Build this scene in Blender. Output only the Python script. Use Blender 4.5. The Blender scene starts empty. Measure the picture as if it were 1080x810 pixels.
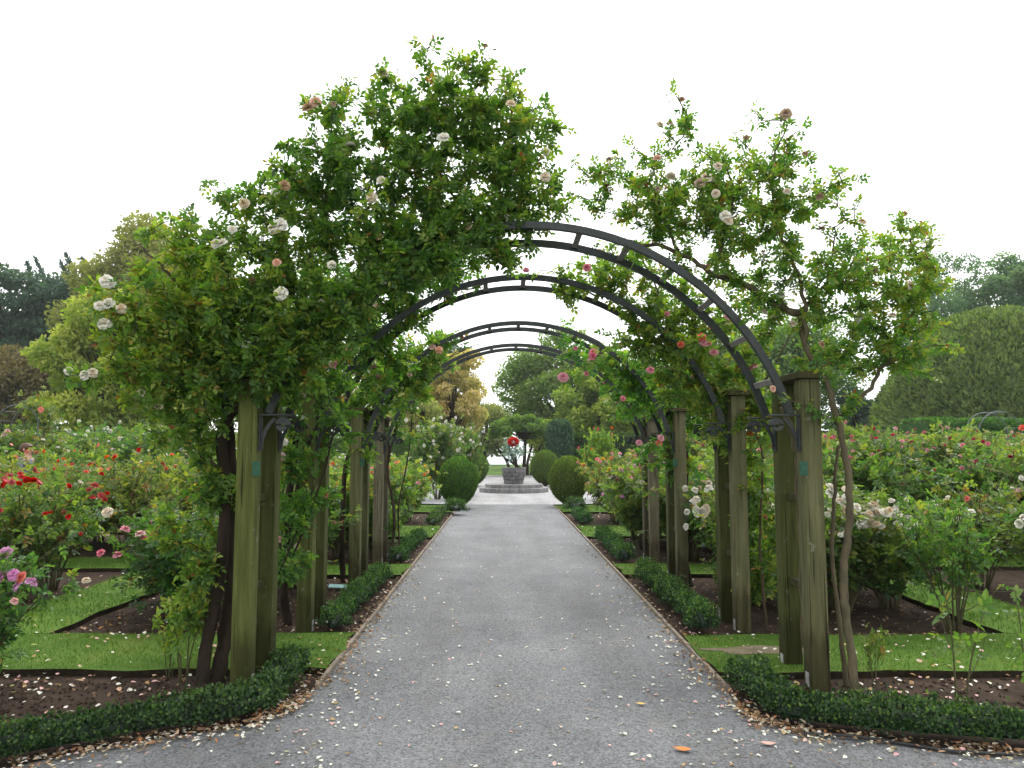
import bpy, bmesh, math, random
import numpy as np
from mathutils import Vector, Matrix

rng = np.random.default_rng(11)
random.seed(11)
S = bpy.context.scene
COL = S.collection
R = math.radians

# ------------------------------------------------------------------ camera model
F = 790.0; CAMH = 1.55; TH = math.atan(70 / F); YAW = math.atan(10 / F); CX = -0.13
_s, _c = math.sin(TH), math.cos(TH)

def ray(px, py):
    x = (px - 540) / F; y = (405 - py) / F
    fy = _c - y * _s; fz = _s + y * _c
    return (x * math.cos(YAW) + fy * math.sin(YAW), -x * math.sin(YAW) + fy * math.cos(YAW), fz)

def at(px, py, Y):
    X, Yr, Z = ray(px, py); t = Y / Yr
    return np.array([CX + X * t, Y, CAMH + Z * t])

def ground(px, py, z=0.0):
    X, Yr, Z = ray(px, py); t = (z - CAMH) / Z
    return np.array([CX + X * t, Yr * t, z])

# ------------------------------------------------------------------ object helpers
def tag(o, label=None, cat=None, group=None, kind=None):
    if label: o['label'] = label
    if cat: o['category'] = cat
    if group: o['group'] = group
    if kind: o['kind'] = kind
    return o

def empty(name, loc=(0, 0, 0), rz=0, label=None, cat=None, group=None):
    o = bpy.data.objects.new(name, None); COL.objects.link(o)
    o.empty_display_size = 0.1
    o.location = tuple(float(v) for v in loc); o.rotation_euler = (0, 0, rz)
    return tag(o, label, cat, group)

def link(name, me, parent=None, loc=None, rot=None, scale=None):
    o = bpy.data.objects.new(name, me); COL.objects.link(o)
    if parent is not None: o.parent = parent
    if loc is not None: o.location = tuple(float(v) for v in loc)
    if rot is not None: o.rotation_euler = rot
    if scale is not None: o.scale = (scale,) * 3 if np.isscalar(scale) else scale
    return o

class MB:
    """collects vertices / faces / per-face material + tone, and becomes one mesh"""
    def __init__(s): s.v = []; s.f = []; s.t = []; s.m = []; s.n = 0
    def add(s, v, faces, tone=0.5, mat=0):
        v = np.asarray(v, float).reshape(-1, 3)
        b = s.n
        faces = [np.asarray(f, int) for f in faces] if not isinstance(faces, np.ndarray) else faces
        s.v.append(v)
        if isinstance(faces, np.ndarray):
            s.f.append(faces + b); k = len(faces)
        else:
            for f in faces: s.f.append((f + b).reshape(1, -1))
            k = len(faces)
        s.t.append(np.broadcast_to(np.asarray(tone, float), (k,)).copy())
        s.m.append(np.full(k, mat, int))
        s.n += len(v)
        return s
    def mesh(s, name, mats, smooth=False):
        me = bpy.data.meshes.new(name)
        V = np.concatenate(s.v); me.vertices.add(len(V)); me.vertices.foreach_set('co', V.ravel())
        sizes = np.concatenate([np.full(len(f), f.shape[1]) for f in s.f])
        idx = np.concatenate([f.ravel() for f in s.f])
        me.loops.add(len(idx)); me.loops.foreach_set('vertex_index', idx.astype(np.int32))
        me.polygons.add(len(sizes))
        st = np.concatenate([[0], np.cumsum(sizes)[:-1]])
        me.polygons.foreach_set('loop_start', st.astype(np.int32))
        try: me.polygons.foreach_set('loop_total', sizes.astype(np.int32))
        except Exception: pass
        if not isinstance(mats, (list, tuple)): mats = [mats]
        for m in mats: me.materials.append(m)
        me.polygons.foreach_set('material_index', np.concatenate(s.m).astype(np.int32))
        me.polygons.foreach_set('use_smooth', np.full(len(sizes), smooth, bool))
        a = me.attributes.new('tone', 'FLOAT', 'FACE'); a.data.foreach_set('value', np.concatenate(s.t).astype(np.float32))
        me.update(calc_edges=True); me.validate()
        return me
    def build(s, name, mats, parent=None, smooth=False, **k):
        return link(name, s.mesh(name, mats, smooth), parent, **k)
    def box(s, c, size, rot=None, tone=0.5, mat=0, bevel=0.0):
        sx, sy, sz = [d / 2 for d in size]
        if bevel <= 0:
            v = np.array([(x, y, z) for x in (-sx, sx) for y in (-sy, sy) for z in (-sz, sz)], float)
            f = np.array([(0, 1, 3, 2), (4, 6, 7, 5), (0, 4, 5, 1), (2, 3, 7, 6), (0, 2, 6, 4), (1, 5, 7, 3)])
            if rot is not None: v = v @ np.array(rot).T
            return s.add(v + np.asarray(c), f, tone, mat)
        bm = bmesh.new(); bmesh.ops.create_cube(bm, size=1.0)
        for q in bm.verts: q.co = Vector((q.co.x * size[0], q.co.y * size[1], q.co.z * size[2]))
        bmesh.ops.bevel(bm, geom=bm.edges[:], offset=bevel, segments=2, affect='EDGES', profile=0.6)
        bm.verts.index_update()
        v = np.array([q.co[:] for q in bm.verts]); f = [[q.index for q in p.verts] for p in bm.faces]
        bm.free()
        if rot is not None: v = v @ np.array(rot).T
        return s.add(v + np.asarray(c), f, tone, mat)
    def tube(s, pts, rad, sides=6, tone=0.5, mat=0, caps=True, flat=None):
        P = np.asarray(pts, float); n = len(P)
        rad = np.broadcast_to(np.asarray(rad, float), (n,))
        T = np.gradient(P, axis=0); T /= np.linalg.norm(T, axis=1)[:, None] + 1e-9
        ref = np.array([0, 0, 1.0]) if abs(T[:, 2]).mean() < 0.8 else np.array([1.0, 0.1, 0])
        A = np.cross(T, ref); A /= np.linalg.norm(A, axis=1)[:, None] + 1e-9
        B = np.cross(T, A)
        th = np.arange(sides) * 2 * np.pi / sides + (np.pi / sides if sides == 4 else 0)
        fa, fb = (1, 1) if flat is None else flat
        V = (P[:, None] + rad[:, None, None] * (fa * np.cos(th)[None, :, None] * A[:, None] + fb * np.sin(th)[None, :, None] * B[:, None])).reshape(-1, 3)
        i, j = np.meshgrid(np.arange(n - 1), np.arange(sides), indexing='ij'); k = (j + 1) % sides
        f = np.stack([i * sides + j, i * sides + k, (i + 1) * sides + k, (i + 1) * sides + j], -1).reshape(-1, 4)
        s.add(V, f, tone, mat)
        if caps:
            b = s.n - len(V)
            s.f.append(np.array([np.arange(sides)[::-1] + b])); s.f.append(np.array([np.arange(sides) + b + (n - 1) * sides]))
            s.t.append(np.full(2, tone if np.isscalar(tone) else 0.5)); s.m.append(np.full(2, mat))
        return s
    def lathe(s, prof, seg=32, c=(0, 0, 0), tone=0.5, mat=0):
        prof = np.asarray(prof, float); n = len(prof)
        th = np.arange(seg) * 2 * np.pi / seg
        V = np.stack([prof[:, None, 0] * np.cos(th), prof[:, None, 0] * np.sin(th), np.broadcast_to(prof[:, None, 1], (n, seg))], -1).reshape(-1, 3)
        i, j = np.meshgrid(np.arange(n - 1), np.arange(seg), indexing='ij'); k = (j + 1) % seg
        f = np.stack([i * seg + j, i * seg + k, (i + 1) * seg + k, (i + 1) * seg + j], -1).reshape(-1, 4)
        return s.add(V + np.asarray(c), f, tone, mat)
    def leaves(s, P, D, U, L, W, tone, fold=0.35, droop=0.12, mat=0):
        n = len(P)
        if n == 0: return s
        D = D / (np.linalg.norm(D, axis=1)[:, None] + 1e-9)
        Sd = np.cross(D, U); Sd /= np.linalg.norm(Sd, axis=1)[:, None] + 1e-9
        N = np.cross(Sd, D)
        L = np.broadcast_to(np.asarray(L, float), (n,))[:, None]; W = np.broadcast_to(np.asarray(W, float), (n,))[:, None]
        up = N * fold * W * 0.5
        v = np.stack([P, P + D * L * .32 + Sd * W * .5 + up, P + D * L * .7 + Sd * W * .36 + up * .7 - N * droop * L * .4,
                      P + D * L - N * droop * L, P + D * L * .7 - Sd * W * .36 + up * .7 - N * droop * L * .4, P + D * L * .32 - Sd * W * .5 + up], 1)
        b = np.arange(n)[:, None] * 6
        f = np.concatenate([b + np.array([[0, 1, 2, 3]]), b + np.array([[0, 3, 4, 5]])], 1).reshape(-1, 4)
        return s.add(v.reshape(-1, 3), f, np.repeat(np.broadcast_to(np.asarray(tone, float), (n,)), 2), mat)
    def blades(s, P, D, L, W, tone, mat=0):
        """single triangles standing on P"""
        n = len(P); D = D / np.linalg.norm(D, axis=1)[:, None]
        a = rng.uniform(0, 2 * np.pi, n); Q = np.stack([np.cos(a), np.sin(a), 0 * a], 1)
        L = np.broadcast_to(L, (n,))[:, None]; W = np.broadcast_to(W, (n,))[:, None]
        v = np.stack([P - Q * W * .5, P + Q * W * .5, P + D * L], 1).reshape(-1, 3)
        return s.add(v, np.arange(3 * n).reshape(-1, 3), tone, mat)

def unit(v):
    v = np.asarray(v, float); return v / (np.linalg.norm(v, axis=-1, keepdims=True) + 1e-9)
def rdir(n): return unit(rng.normal(size=(n, 3)))
def bez(a, b, c, n):
    t = np.linspace(0, 1, n)[:, None]
    return (1 - t) ** 2 * a + 2 * t * (1 - t) * b + t ** 2 * c
def smooth_path(pts, n):
    P = np.asarray(pts, float); t = np.linspace(0, len(P) - 1, n); out = []
    for u in t:
        i = min(int(u), len(P) - 2); f = u - i
        p0, p1, p2, p3 = P[max(i - 1, 0)], P[i], P[i + 1], P[min(i + 2, len(P) - 1)]
        out.append(.5 * ((2 * p1) + (-p0 + p2) * f + (2 * p0 - 5 * p1 + 4 * p2 - p3) * f * f + (-p0 + 3 * p1 - 3 * p2 + p3) * f ** 3))
    return np.array(out)

def compound(mb, B, D, U, R_, LL, tone, jitter=0.25):
    """five-leaflet rose leaves: bases B, direction D, normal U, rachis length R_, leaflet length LL"""
    n = len(B)
    if n == 0: return
    D = unit(D); Sd = unit(np.cross(D, U)); N = unit(np.cross(Sd, D))
    R_ = np.broadcast_to(R_, (n,))[:, None]; LL = np.broadcast_to(LL, (n,))
    tone = np.broadcast_to(tone, (n,))
    for (t, ang, sc) in ((1.0, 0, 1.1), (.72, 58, 1), (.72, -58, 1), (.32, 66, .85), (.32, -66, .85)):
        p = B + D * R_ * t - N * (R_ * t * t * .18)
        d = D * math.cos(R(ang)) + Sd * math.sin(R(ang)) + rng.normal(size=(n, 3)) * jitter * .6
        u = N + rng.normal(size=(n, 3)) * jitter * 1.2
        l = LL * sc * rng.uniform(.8, 1.15, n)
        mb.leaves(p, d, u, l, l * rng.uniform(.55, .68, n), np.clip(tone + rng.normal(size=n) * .06, 0, 1), fold=rng.uniform(.15, .5), droop=.12)

# ------------------------------------------------------------------ materials
def newmat(name):
    m = bpy.data.materials.new(name); m.use_nodes = True
    nt = m.node_tree
    for n in list(nt.nodes): nt.nodes.remove(n)
    out = nt.nodes.new('ShaderNodeOutputMaterial')
    return m, nt, out
def N(nt, t, **k):
    n = nt.nodes.new(t)
    for a, b in k.items():
        if hasattr(n, a): setattr(n, a, b)
        else: n.inputs[a].default_value = b
    return n
def ramp(nt, stops, fac):
    r = nt.nodes.new('ShaderNodeValToRGB'); e = r.color_ramp.elements
    while len(e) < len(stops): e.new(0.5)
    for i, (p, c) in enumerate(stops): e[i].position = p; e[i].color = (*c, 1)
    nt.links.new(fac, r.inputs[0]); return r.outputs[0]
def noise(nt, scale, detail=4, rough=.6, vec=None, dim='3D'):
    n = nt.nodes.new('ShaderNodeTexNoise'); n.inputs['Scale'].default_value = scale
    n.inputs['Detail'].default_value = detail; n.inputs['Roughness'].default_value = rough
    if vec is not None: nt.links.new(vec, n.inputs['Vector'])
    return n
def mix(nt, fac, a, b, mode='MIX'):
    m = nt.nodes.new('ShaderNodeMix'); m.data_type = 'RGBA'; m.blend_type = mode
    for sock, v in ((m.inputs[0], fac), (m.inputs[6], a), (m.inputs[7], b)):
        if hasattr(v, 'is_linked') or isinstance(v, bpy.types.NodeSocket): nt.links.new(v, sock)
        elif np.isscalar(v): sock.default_value = v
        else: sock.default_value = (*v, 1)
    return m.outputs[2]

def leafmat(name, stops, trans=.35, rough=.5, spec=.35, hue_var=.03):
    m, nt, out = newmat(name)
    a = N(nt, 'ShaderNodeAttribute', attribute_name='tone')
    col = ramp(nt, stops, a.outputs['Fac'])
    oi = N(nt, 'ShaderNodeObjectInfo')
    hs = N(nt, 'ShaderNodeHueSaturation')
    mr = N(nt, 'ShaderNodeMapRange'); mr.inputs[3].default_value = .5 - hue_var; mr.inputs[4].default_value = .5 + hue_var * .6
    nt.links.new(oi.outputs['Random'], mr.inputs[0]); nt.links.new(mr.outputs[0], hs.inputs['Hue'])
    nt.links.new(col, hs.inputs['Color'])
    col = mix(nt, 1.0, hs.outputs[0], oi.outputs['Color'], 'MULTIPLY')
    p = N(nt, 'ShaderNodeBsdfPrincipled'); p.inputs['Roughness'].default_value = rough; p.inputs['Specular IOR Level'].default_value = spec
    nt.links.new(col, p.inputs['Base Color'])
    if trans > 0:
        tb = N(nt, 'ShaderNodeBsdfTranslucent')
        tc = mix(nt, 1.0, col, (1.45, 1.7, .55), 'MULTIPLY'); nt.links.new(tc, tb.inputs[0])
        ms = N(nt, 'ShaderNodeMixShader'); ms.inputs[0].default_value = trans
        nt.links.new(p.outputs[0], ms.inputs[1]); nt.links.new(tb.outputs[0], ms.inputs[2]); nt.links.new(ms.outputs[0], out.inputs[0])
    else: nt.links.new(p.outputs[0], out.inputs[0])
    return m

def plainmat(name, c1, c2, scale=8, rough=.7, spec=.3, bump=0.0, bscale=None, metallic=0, detail=5, stretch=None, rvar=0):
    m, nt, out = newmat(name)
    tc = N(nt, 'ShaderNodeTexCoord'); vec = tc.outputs['Object']
    if stretch is not None:
        mp = N(nt, 'ShaderNodeMapping'); mp.inputs['Scale'].default_value = stretch; nt.links.new(vec, mp.inputs[0]); vec = mp.outputs[0]
    n = noise(nt, scale, detail, .65, vec)
    col = ramp(nt, [(.32, c1), (.68, c2)], n.outputs[0])
    p = N(nt, 'ShaderNodeBsdfPrincipled'); p.inputs['Roughness'].default_value = rough
    p.inputs['Specular IOR Level'].default_value = spec; p.inputs['Metallic'].default_value = metallic
    nt.links.new(col, p.inputs['Base Color'])
    if bump:
        nb = noise(nt, bscale or scale * 4, 6, .7, vec)
        b = N(nt, 'ShaderNodeBump'); b.inputs['Strength'].default_value = bump; b.inputs['Distance'].default_value = .02
        nt.links.new(nb.outputs[0], b.inputs['Height']); nt.links.new(b.outputs[0], p.inputs['Normal'])
    nt.links.new(p.outputs[0], out.inputs[0])
    return m

G_ROSE = [(0, (.018, .065, .018)), (.35, (.045, .14, .028)), (.65, (.10, .22, .038)), (.85, (.20, .30, .05)), (.95, (.28, .24, .04)), (1, (.22, .09, .03))]
M_rose = leafmat('rose_leaf', G_ROSE, .5, .42, .45)
G_BUSH = [(0, (.030, .072, .028)), (.3, (.072, .145, .045)), (.6, (.135, .205, .055)), (.8, (.225, .27, .065)), (.9, (.26, .20, .045)), (1, (.26, .085, .035))]
M_bush = leafmat('bush_leaf', G_BUSH, .47, .45, .45, .04)
M_box = leafmat('box_leaf', [(0, (.008, .024, .012)), (.4, (.020, .062, .020)), (.75, (.05, .13, .028)), (1, (.14, .25, .04))], .28, .45, .35)
M_top = leafmat('topiary_leaf', [(0, (.07, .045, .03)), (.25, (.035, .06, .018)), (.5, (.07, .15, .025)), (1, (.16, .27, .045))], .35, .6, .25)
M_tree_mid = leafmat('tree_leaf_mid', [(0, (.045, .095, .032)), (.5, (.11, .20, .055)), (1, (.23, .32, .085))], .38, .6, .2)
M_tree_yel = leafmat('tree_leaf_yellow', [(0, (.09, .14, .035)), (.5, (.25, .30, .07)), (1, (.46, .42, .12))], .42, .6, .2)
M_tree_olive = leafmat('tree_leaf_olive', [(0, (0.098, 0.111, 0.039)), (.5, (0.208, 0.215, 0.072)), (1, (0.312, 0.293, 0.104))], .35, .7, .15)
M_tree_dark = leafmat('tree_leaf_dark', [(0, (0.023, 0.052, 0.040)), (.5, (0.052, 0.103, 0.071)), (1, (0.098, 0.161, 0.098))], .2, .6, .2)
M_tree_brown = leafmat('tree_leaf_brown', [(0, (0.078, 0.078, 0.039)), (.5, (0.182, 0.150, 0.065)), (1, (0.208, 0.215, 0.078))], .3, .7, .15)
M_tree_autumn = leafmat('tree_leaf_autumn', [(0, (.27, .29, .12)), (.45, (.42, .37, .17)), (.75, (.53, .39, .21)), (1, (.60, .46, .28))], .42, .6, .15)
M_tree_pale = leafmat('tree_leaf_pale', [(0, (.055, .115, .075)), (.5, (.12, .20, .12)), (1, (.22, .30, .16))], .4, .6, .2)
M_dome = leafmat('dome_leaf', [(0, (.055, .085, .03)), (.5, (.125, .18, .058)), (1, (.21, .26, .085))], .3, .7, .15, 0)
M_hedge = leafmat('hedge_leaf', [(0, (.016, .04, .016)), (.5, (.04, .085, .025)), (1, (.08, .14, .035))], .25, .6, .25)
M_bark = plainmat('bark', (.03, .022, .015), (.09, .065, .042), 14, .9, .15, .8, 60, stretch=(1, 1, .25))
M_bark_dk = plainmat('bark_dark', (.016, .012, .009), (.05, .036, .024), 14, .9, .15, .9, 60, stretch=(1, 1, .25))
M_cane = plainmat('cane', (.05, .06, .02), (.11, .09, .045), 20, .7, .3, .3)
M_cane_br = plainmat('cane_brown', (.06, .05, .03), (.13, .11, .06), 16, .8, .25, .6, 70, stretch=(1, 1, .3))
M_soil = plainmat('soil', (.028, .019, .014), (.075, .052, .038), 5, .95, .1, 1.0, 45, detail=10)
M_edge = plainmat('edging_board', (.16, .13, .10), (.30, .26, .21), 9, .9, .15, .4, 60)
M_dirt_edge = plainmat('turf_edge', (.018, .014, .009), (.04, .03, .018), 20, .95, .1, .8)
M_iron = plainmat('arch_iron', (.009, .013, .013), (.024, .032, .031), 18, .5, .5, .15, 120)
M_iron_dk = plainmat('bracket_iron', (.012, .015, .015), (.03, .036, .035), 25, .5, .5, .1)
M_rung = plainmat('rung_metal', (.13, .12, .115), (.24, .22, .21), 25, .6, .4, .1)
M_green = plainmat('green_plate', (.008, .055, .026), (.014, .085, .042), 30, .5, .4)
M_white = plainmat('white_tin', (.26, .26, .25), (.5, .5, .48), 30, .6, .4)
M_teal = plainmat('teal_plate', (.16, .38, .38), (.3, .5, .5), 14, .5, .4)
M_hose = plainmat('hose_black', (.01, .01, .01), (.03, .028, .026), 30, .6, .4)
M_skin = plainmat('skin', (.45, .25, .17), (.52, .3, .21), 10, .55, .4)
M_hair = plainmat('hair', (.05, .022, .012), (.1, .045, .022), 60, .6, .4)
M_shirt = plainmat('shirt', (.13, .15, .19), (.2, .22, .26), 30, .85, .2, .3)
M_jeans = plainmat('trousers', (.03, .04, .07), (.05, .06, .1), 40, .9, .2)

def woodmat():
    m, nt, out = newmat('mossy_post_wood')
    tc = N(nt, 'ShaderNodeTexCoord'); oi = N(nt, 'ShaderNodeObjectInfo')
    mp = N(nt, 'ShaderNodeMapping'); mp.inputs['Scale'].default_value = (28, 28, 1.6)
    add = N(nt, 'ShaderNodeVectorMath', operation='ADD')
    nt.links.new(tc.outputs['Object'], add.inputs[0]); nt.links.new(oi.outputs['Location'], add.inputs[1])
    nt.links.new(add.outputs[0], mp.inputs[0])
    g = noise(nt, 1.0, 8, .7, mp.outputs[0])
    wood = ramp(nt, [(.25, (.075, .06, .04)), (.5, (.16, .135, .095)), (.75, (.26, .22, .165))], g.outputs[0])
    a = noise(nt, 1.7, 6, .62, add.outputs[0])
    mp2 = N(nt, 'ShaderNodeMapping'); mp2.inputs['Scale'].default_value = (9, 9, 1.0); nt.links.new(add.outputs[0], mp2.inputs[0])
    a2 = noise(nt, 1.5, 7, .7, mp2.outputs[0])
    sm = N(nt, 'ShaderNodeMath', operation='ADD'); nt.links.new(a.outputs[0], sm.inputs[0]); nt.links.new(a2.outputs[0], sm.inputs[1])
    mos = ramp(nt, [(.30, (0, 0, 0)), (.62, (1, 1, 1))], sm.outputs[0])
    # the object colour's alpha-free red channel sets how mossy this post is
    sep = N(nt, 'ShaderNodeSeparateColor'); nt.links.new(oi.outputs['Color'], sep.inputs[0])
    mm = N(nt, 'ShaderNodeMath', operation='MULTIPLY'); nt.links.new(mos, mm.inputs[0]); nt.links.new(sep.outputs[0], mm.inputs[1])
    al = ramp(nt, [(.25, (.045, .055, .013)), (.5, (.09, .105, .026)), (.75, (.155, .17, .055))], g.outputs[0])
    col = mix(nt, mm.outputs[0], wood, al)
    st = noise(nt, 2.2, 5, .7, mp2.outputs[0])
    stf = ramp(nt, [(.56, (1, 1, 1)), (.72, (.38, .36, .33))], st.outputs[0])
    col = mix(nt, 1.0, col, stf, 'MULTIPLY')
    # drying cracks along the grain, a damp dirty foot, blotches of lichen
    mp3 = N(nt, 'ShaderNodeMapping'); mp3.inputs['Scale'].default_value = (60, 60, 1.1); nt.links.new(add.outputs[0], mp3.inputs[0])
    ck = noise(nt, 1.0, 3, .5, mp3.outputs[0]); ckf = ramp(nt, [(.30, (.28, .26, .24)), (.36, (1, 1, 1))], ck.outputs[0])
    col = mix(nt, 1.0, col, ckf, 'MULTIPLY')
    sx_ = N(nt, 'ShaderNodeSeparateXYZ'); nt.links.new(tc.outputs['Object'], sx_.inputs[0])
    ft = N(nt, 'ShaderNodeMath', operation='MULTIPLY_ADD'); nt.links.new(a2.outputs[0], ft.inputs[0]); ft.inputs[1].default_value = -.55; nt.links.new(sx_.outputs[2], ft.inputs[2])
    ftf = ramp(nt, [(0, (.42, .38, .32)), (.12, (1, 1, 1))], ft.outputs[0]); col = mix(nt, .8, col, mix(nt, 1.0, col, ftf, 'MULTIPLY'))
    li = noise(nt, 14, 3, .5, add.outputs[0]); lif = ramp(nt, [(.66, (0, 0, 0)), (.72, (.55, .55, .55))], li.outputs[0])
    col = mix(nt, lif, col, (.22, .24, .17))
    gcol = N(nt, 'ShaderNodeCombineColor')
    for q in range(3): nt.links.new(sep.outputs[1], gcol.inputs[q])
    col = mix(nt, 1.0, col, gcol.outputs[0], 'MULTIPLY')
    p = N(nt, 'ShaderNodeBsdfPrincipled'); p.inputs['Roughness'].default_value = .88; p.inputs['Specular IOR Level'].default_value = .2
    nt.links.new(col, p.inputs['Base Color'])
    b = N(nt, 'ShaderNodeBump'); b.inputs['Strength'].default_value = .5; b.inputs['Distance'].default_value = .006
    nt.links.new(g.outputs[0], b.inputs['Height']); nt.links.new(b.outputs[0], p.inputs['Normal'])
    nt.links.new(p.outputs[0], out.inputs[0]); return m
M_wood = woodmat()

def pathmat(name, base, amt=1.0, sc=1.0):
    m, nt, out = newmat(name)
    tc = N(nt, 'ShaderNodeTexCoord'); vec = tc.outputs['Object']
    v = N(nt, 'ShaderNodeTexVoronoi'); v.inputs['Scale'].default_value = 95 * sc; nt.links.new(vec, v.inputs['Vector'])
    sp = N(nt, 'ShaderNodeSeparateColor'); nt.links.new(v.outputs['Color'], sp.inputs[0])
    stone = ramp(nt, [(0, tuple(c * .5 for c in base)), (.35, tuple(c * .85 for c in base)), (.7, tuple(c * 1.1 for c in base)), (.95, tuple(c * 1.32 for c in base)), (1, tuple(c * 1.5 for c in base))], sp.outputs[0])
    big = noise(nt, 1.3, 6, .65, vec)
    bigc = ramp(nt, [(.3, (.80, .80, .82)), (.7, (1.16, 1.15, 1.12))], big.outputs[0])
    col = mix(nt, 1.0, stone, bigc, 'MULTIPLY')
    mpt = N(nt, 'ShaderNodeMapping'); mpt.inputs['Scale'].default_value = (1.6, .22, 1); nt.links.new(vec, mpt.inputs[0])
    tr = noise(nt, 1.0, 5, .6, mpt.outputs[0]); trc = ramp(nt, [(.32, (.80, .79, .77)), (.5, (1, 1, 1)), (.7, (1.17, 1.17, 1.17))], tr.outputs[0])
    col = mix(nt, 1.0, col, trc, 'MULTIPLY')
    br = noise(nt, 3.2, 7, .75, vec)
    brf = ramp(nt, [(.56, (0, 0, 0)), (.75, (.45, .45, .45))], br.outputs[0])
    col = mix(nt, brf, col, (.17, .135, .09))
    fine = noise(nt, 260 * sc, 2, .5, vec)
    finec = ramp(nt, [(.3, (.72, .72, .72)), (.7, (1.25, 1.25, 1.25))], fine.outputs[0])
    col = mix(nt, 1.0, col, finec, 'MULTIPLY')
    p = N(nt, 'ShaderNodeBsdfPrincipled'); p.inputs['Roughness'].default_value = .85; p.inputs['Specular IOR Level'].default_value = .3
    nt.links.new(col, p.inputs['Base Color'])
    b = N(nt, 'ShaderNodeBump'); b.inputs['Strength'].default_value = .55; b.inputs['Distance'].default_value = .006
    nt.links.new(v.outputs['Distance'], b.inputs['Height']); nt.links.new(b.outputs[0], p.inputs['Normal'])
    nt.links.new(p.outputs[0], out.inputs[0]); return m
M_path = pathmat('gravel_path', (.152, .158, .164))
M_court = pathmat('court_paving', (.29, .29, .295), sc=.5)

def lawnmat():
    m, nt, out = newmat('lawn')
    tc = N(nt, 'ShaderNodeTexCoord'); vec = tc.outputs['Object']
    a = noise(nt, 1.4, 6, .65, vec); b = noise(nt, 60, 4, .7, vec)
    c1 = ramp(nt, [(.3, (.045, .10, .012)), (.55, (.08, .15, .02)), (.75, (.13, .17, .035))], a.outputs[0])
    c2 = ramp(nt, [(.3, (.6, .6, .6)), (.7, (1.3, 1.3, 1.2))], b.outputs[0])
    col = mix(nt, 1.0, c1, c2, 'MULTIPLY')
    p = N(nt, 'ShaderNodeBsdfPrincipled'); p.inputs['Roughness'].default_value = .9; p.inputs['Specular IOR Level'].default_value = .15
    nt.links.new(col, p.inputs['Base Color'])
    bu = N(nt, 'ShaderNodeBump'); bu.inputs['Strength'].default_value = .7; bu.inputs['Distance'].default_value = .02
    nt.links.new(b.outputs[0], bu.inputs['Height']); nt.links.new(bu.outputs[0], p.inputs['Normal'])
    nt.links.new(p.outputs[0], out.inputs[0]); return m
M_lawn = lawnmat()
M_blade = leafmat('grass_blade', [(0, (.035, .085, .010)), (.5, (.075, .155, .018)), (.85, (.13, .20, .03)), (1, (.24, .21, .09))], .3, .6, .2, 0)
M_petal = leafmat('fallen_petal', [(0, (.75, .73, .68)), (.55, (.72, .68, .62)), (.6, (.70, .45, .42)), (.8, (.62, .35, .36)), (.85, (.55, .4, .2)), (1, (.35, .2, .09))], .2, .7, .2, 0)
M_litter = leafmat('fallen_leaf', [(0, (.07, .042, .026)), (.4, (.17, .10, .055)), (.65, (.28, .18, .10)), (.75, (.42, .17, .06)), (.82, (.46, .36, .24)), (1, (.6, .5, .38))], .15, .7, .25, 0)

def stonemat():
    m, nt, out = newmat('grey_stone')
    tc = N(nt, 'ShaderNodeTexCoord'); vec = tc.outputs['Object']
    n = noise(nt, 9, 7, .7, vec)
    a = N(nt, 'ShaderNodeAttribute', attribute_name='tone')
    c = ramp(nt, [(.3, (.11, .11, .115)), (.7, (.27, .265, .26))], n.outputs[0])
    tc2 = ramp(nt, [(0, (.45, .45, .46)), (1, (1.5, 1.48, 1.45))], a.outputs['Fac'])
    col = mix(nt, 1.0, c, tc2, 'MULTIPLY')
    p = N(nt, 'ShaderNodeBsdfPrincipled'); p.inputs['Roughness'].default_value = .9
    nt.links.new(col, p.inputs['Base Color'])
    b = N(nt, 'ShaderNodeBump'); b.inputs['Strength'].default_value = .6; b.inputs['Distance'].default_value = .02
    nt.links.new(n.outputs[0], b.inputs['Height']); nt.links.new(b.outputs[0], p.inputs['Normal'])
    nt.links.new(p.outputs[0], out.inputs[0]); return m
M_stone = stonemat()

def petalmat(name, c_out, c_in):
    m, nt, out = newmat(name)
    a = N(nt, 'ShaderNodeAttribute', attribute_name='tone')
    col = ramp(nt, [(0, c_out), (1, c_in)], a.outputs['Fac'])
    oi = N(nt, 'ShaderNodeObjectInfo')
    hs = N(nt, 'ShaderNodeHueSaturation'); mr = N(nt, 'ShaderNodeMapRange'); mr.inputs[3].default_value = .75; mr.inputs[4].default_value = 1.15
    nt.links.new(oi.outputs['Random'], mr.inputs[0]); nt.links.new(mr.outputs[0], hs.inputs['Saturation']); nt.links.new(col, hs.inputs['Color'])
    p = N(nt, 'ShaderNodeBsdfPrincipled'); p.inputs['Roughness'].default_value = .6; p.inputs['Specular IOR Level'].default_value = .2
    nt.links.new(hs.outputs[0], p.inputs['Base Color'])
    tb = N(nt, 'ShaderNodeBsdfTranslucent'); nt.links.new(hs.outputs[0], tb.inputs[0])
    ms = N(nt, 'ShaderNodeMixShader'); ms.inputs[0].default_value = .3
    nt.links.new(p.outputs[0], ms.inputs[1]); nt.links.new(tb.outputs[0], ms.inputs[2]); nt.links.new(ms.outputs[0], out.inputs[0])
    return m
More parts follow.
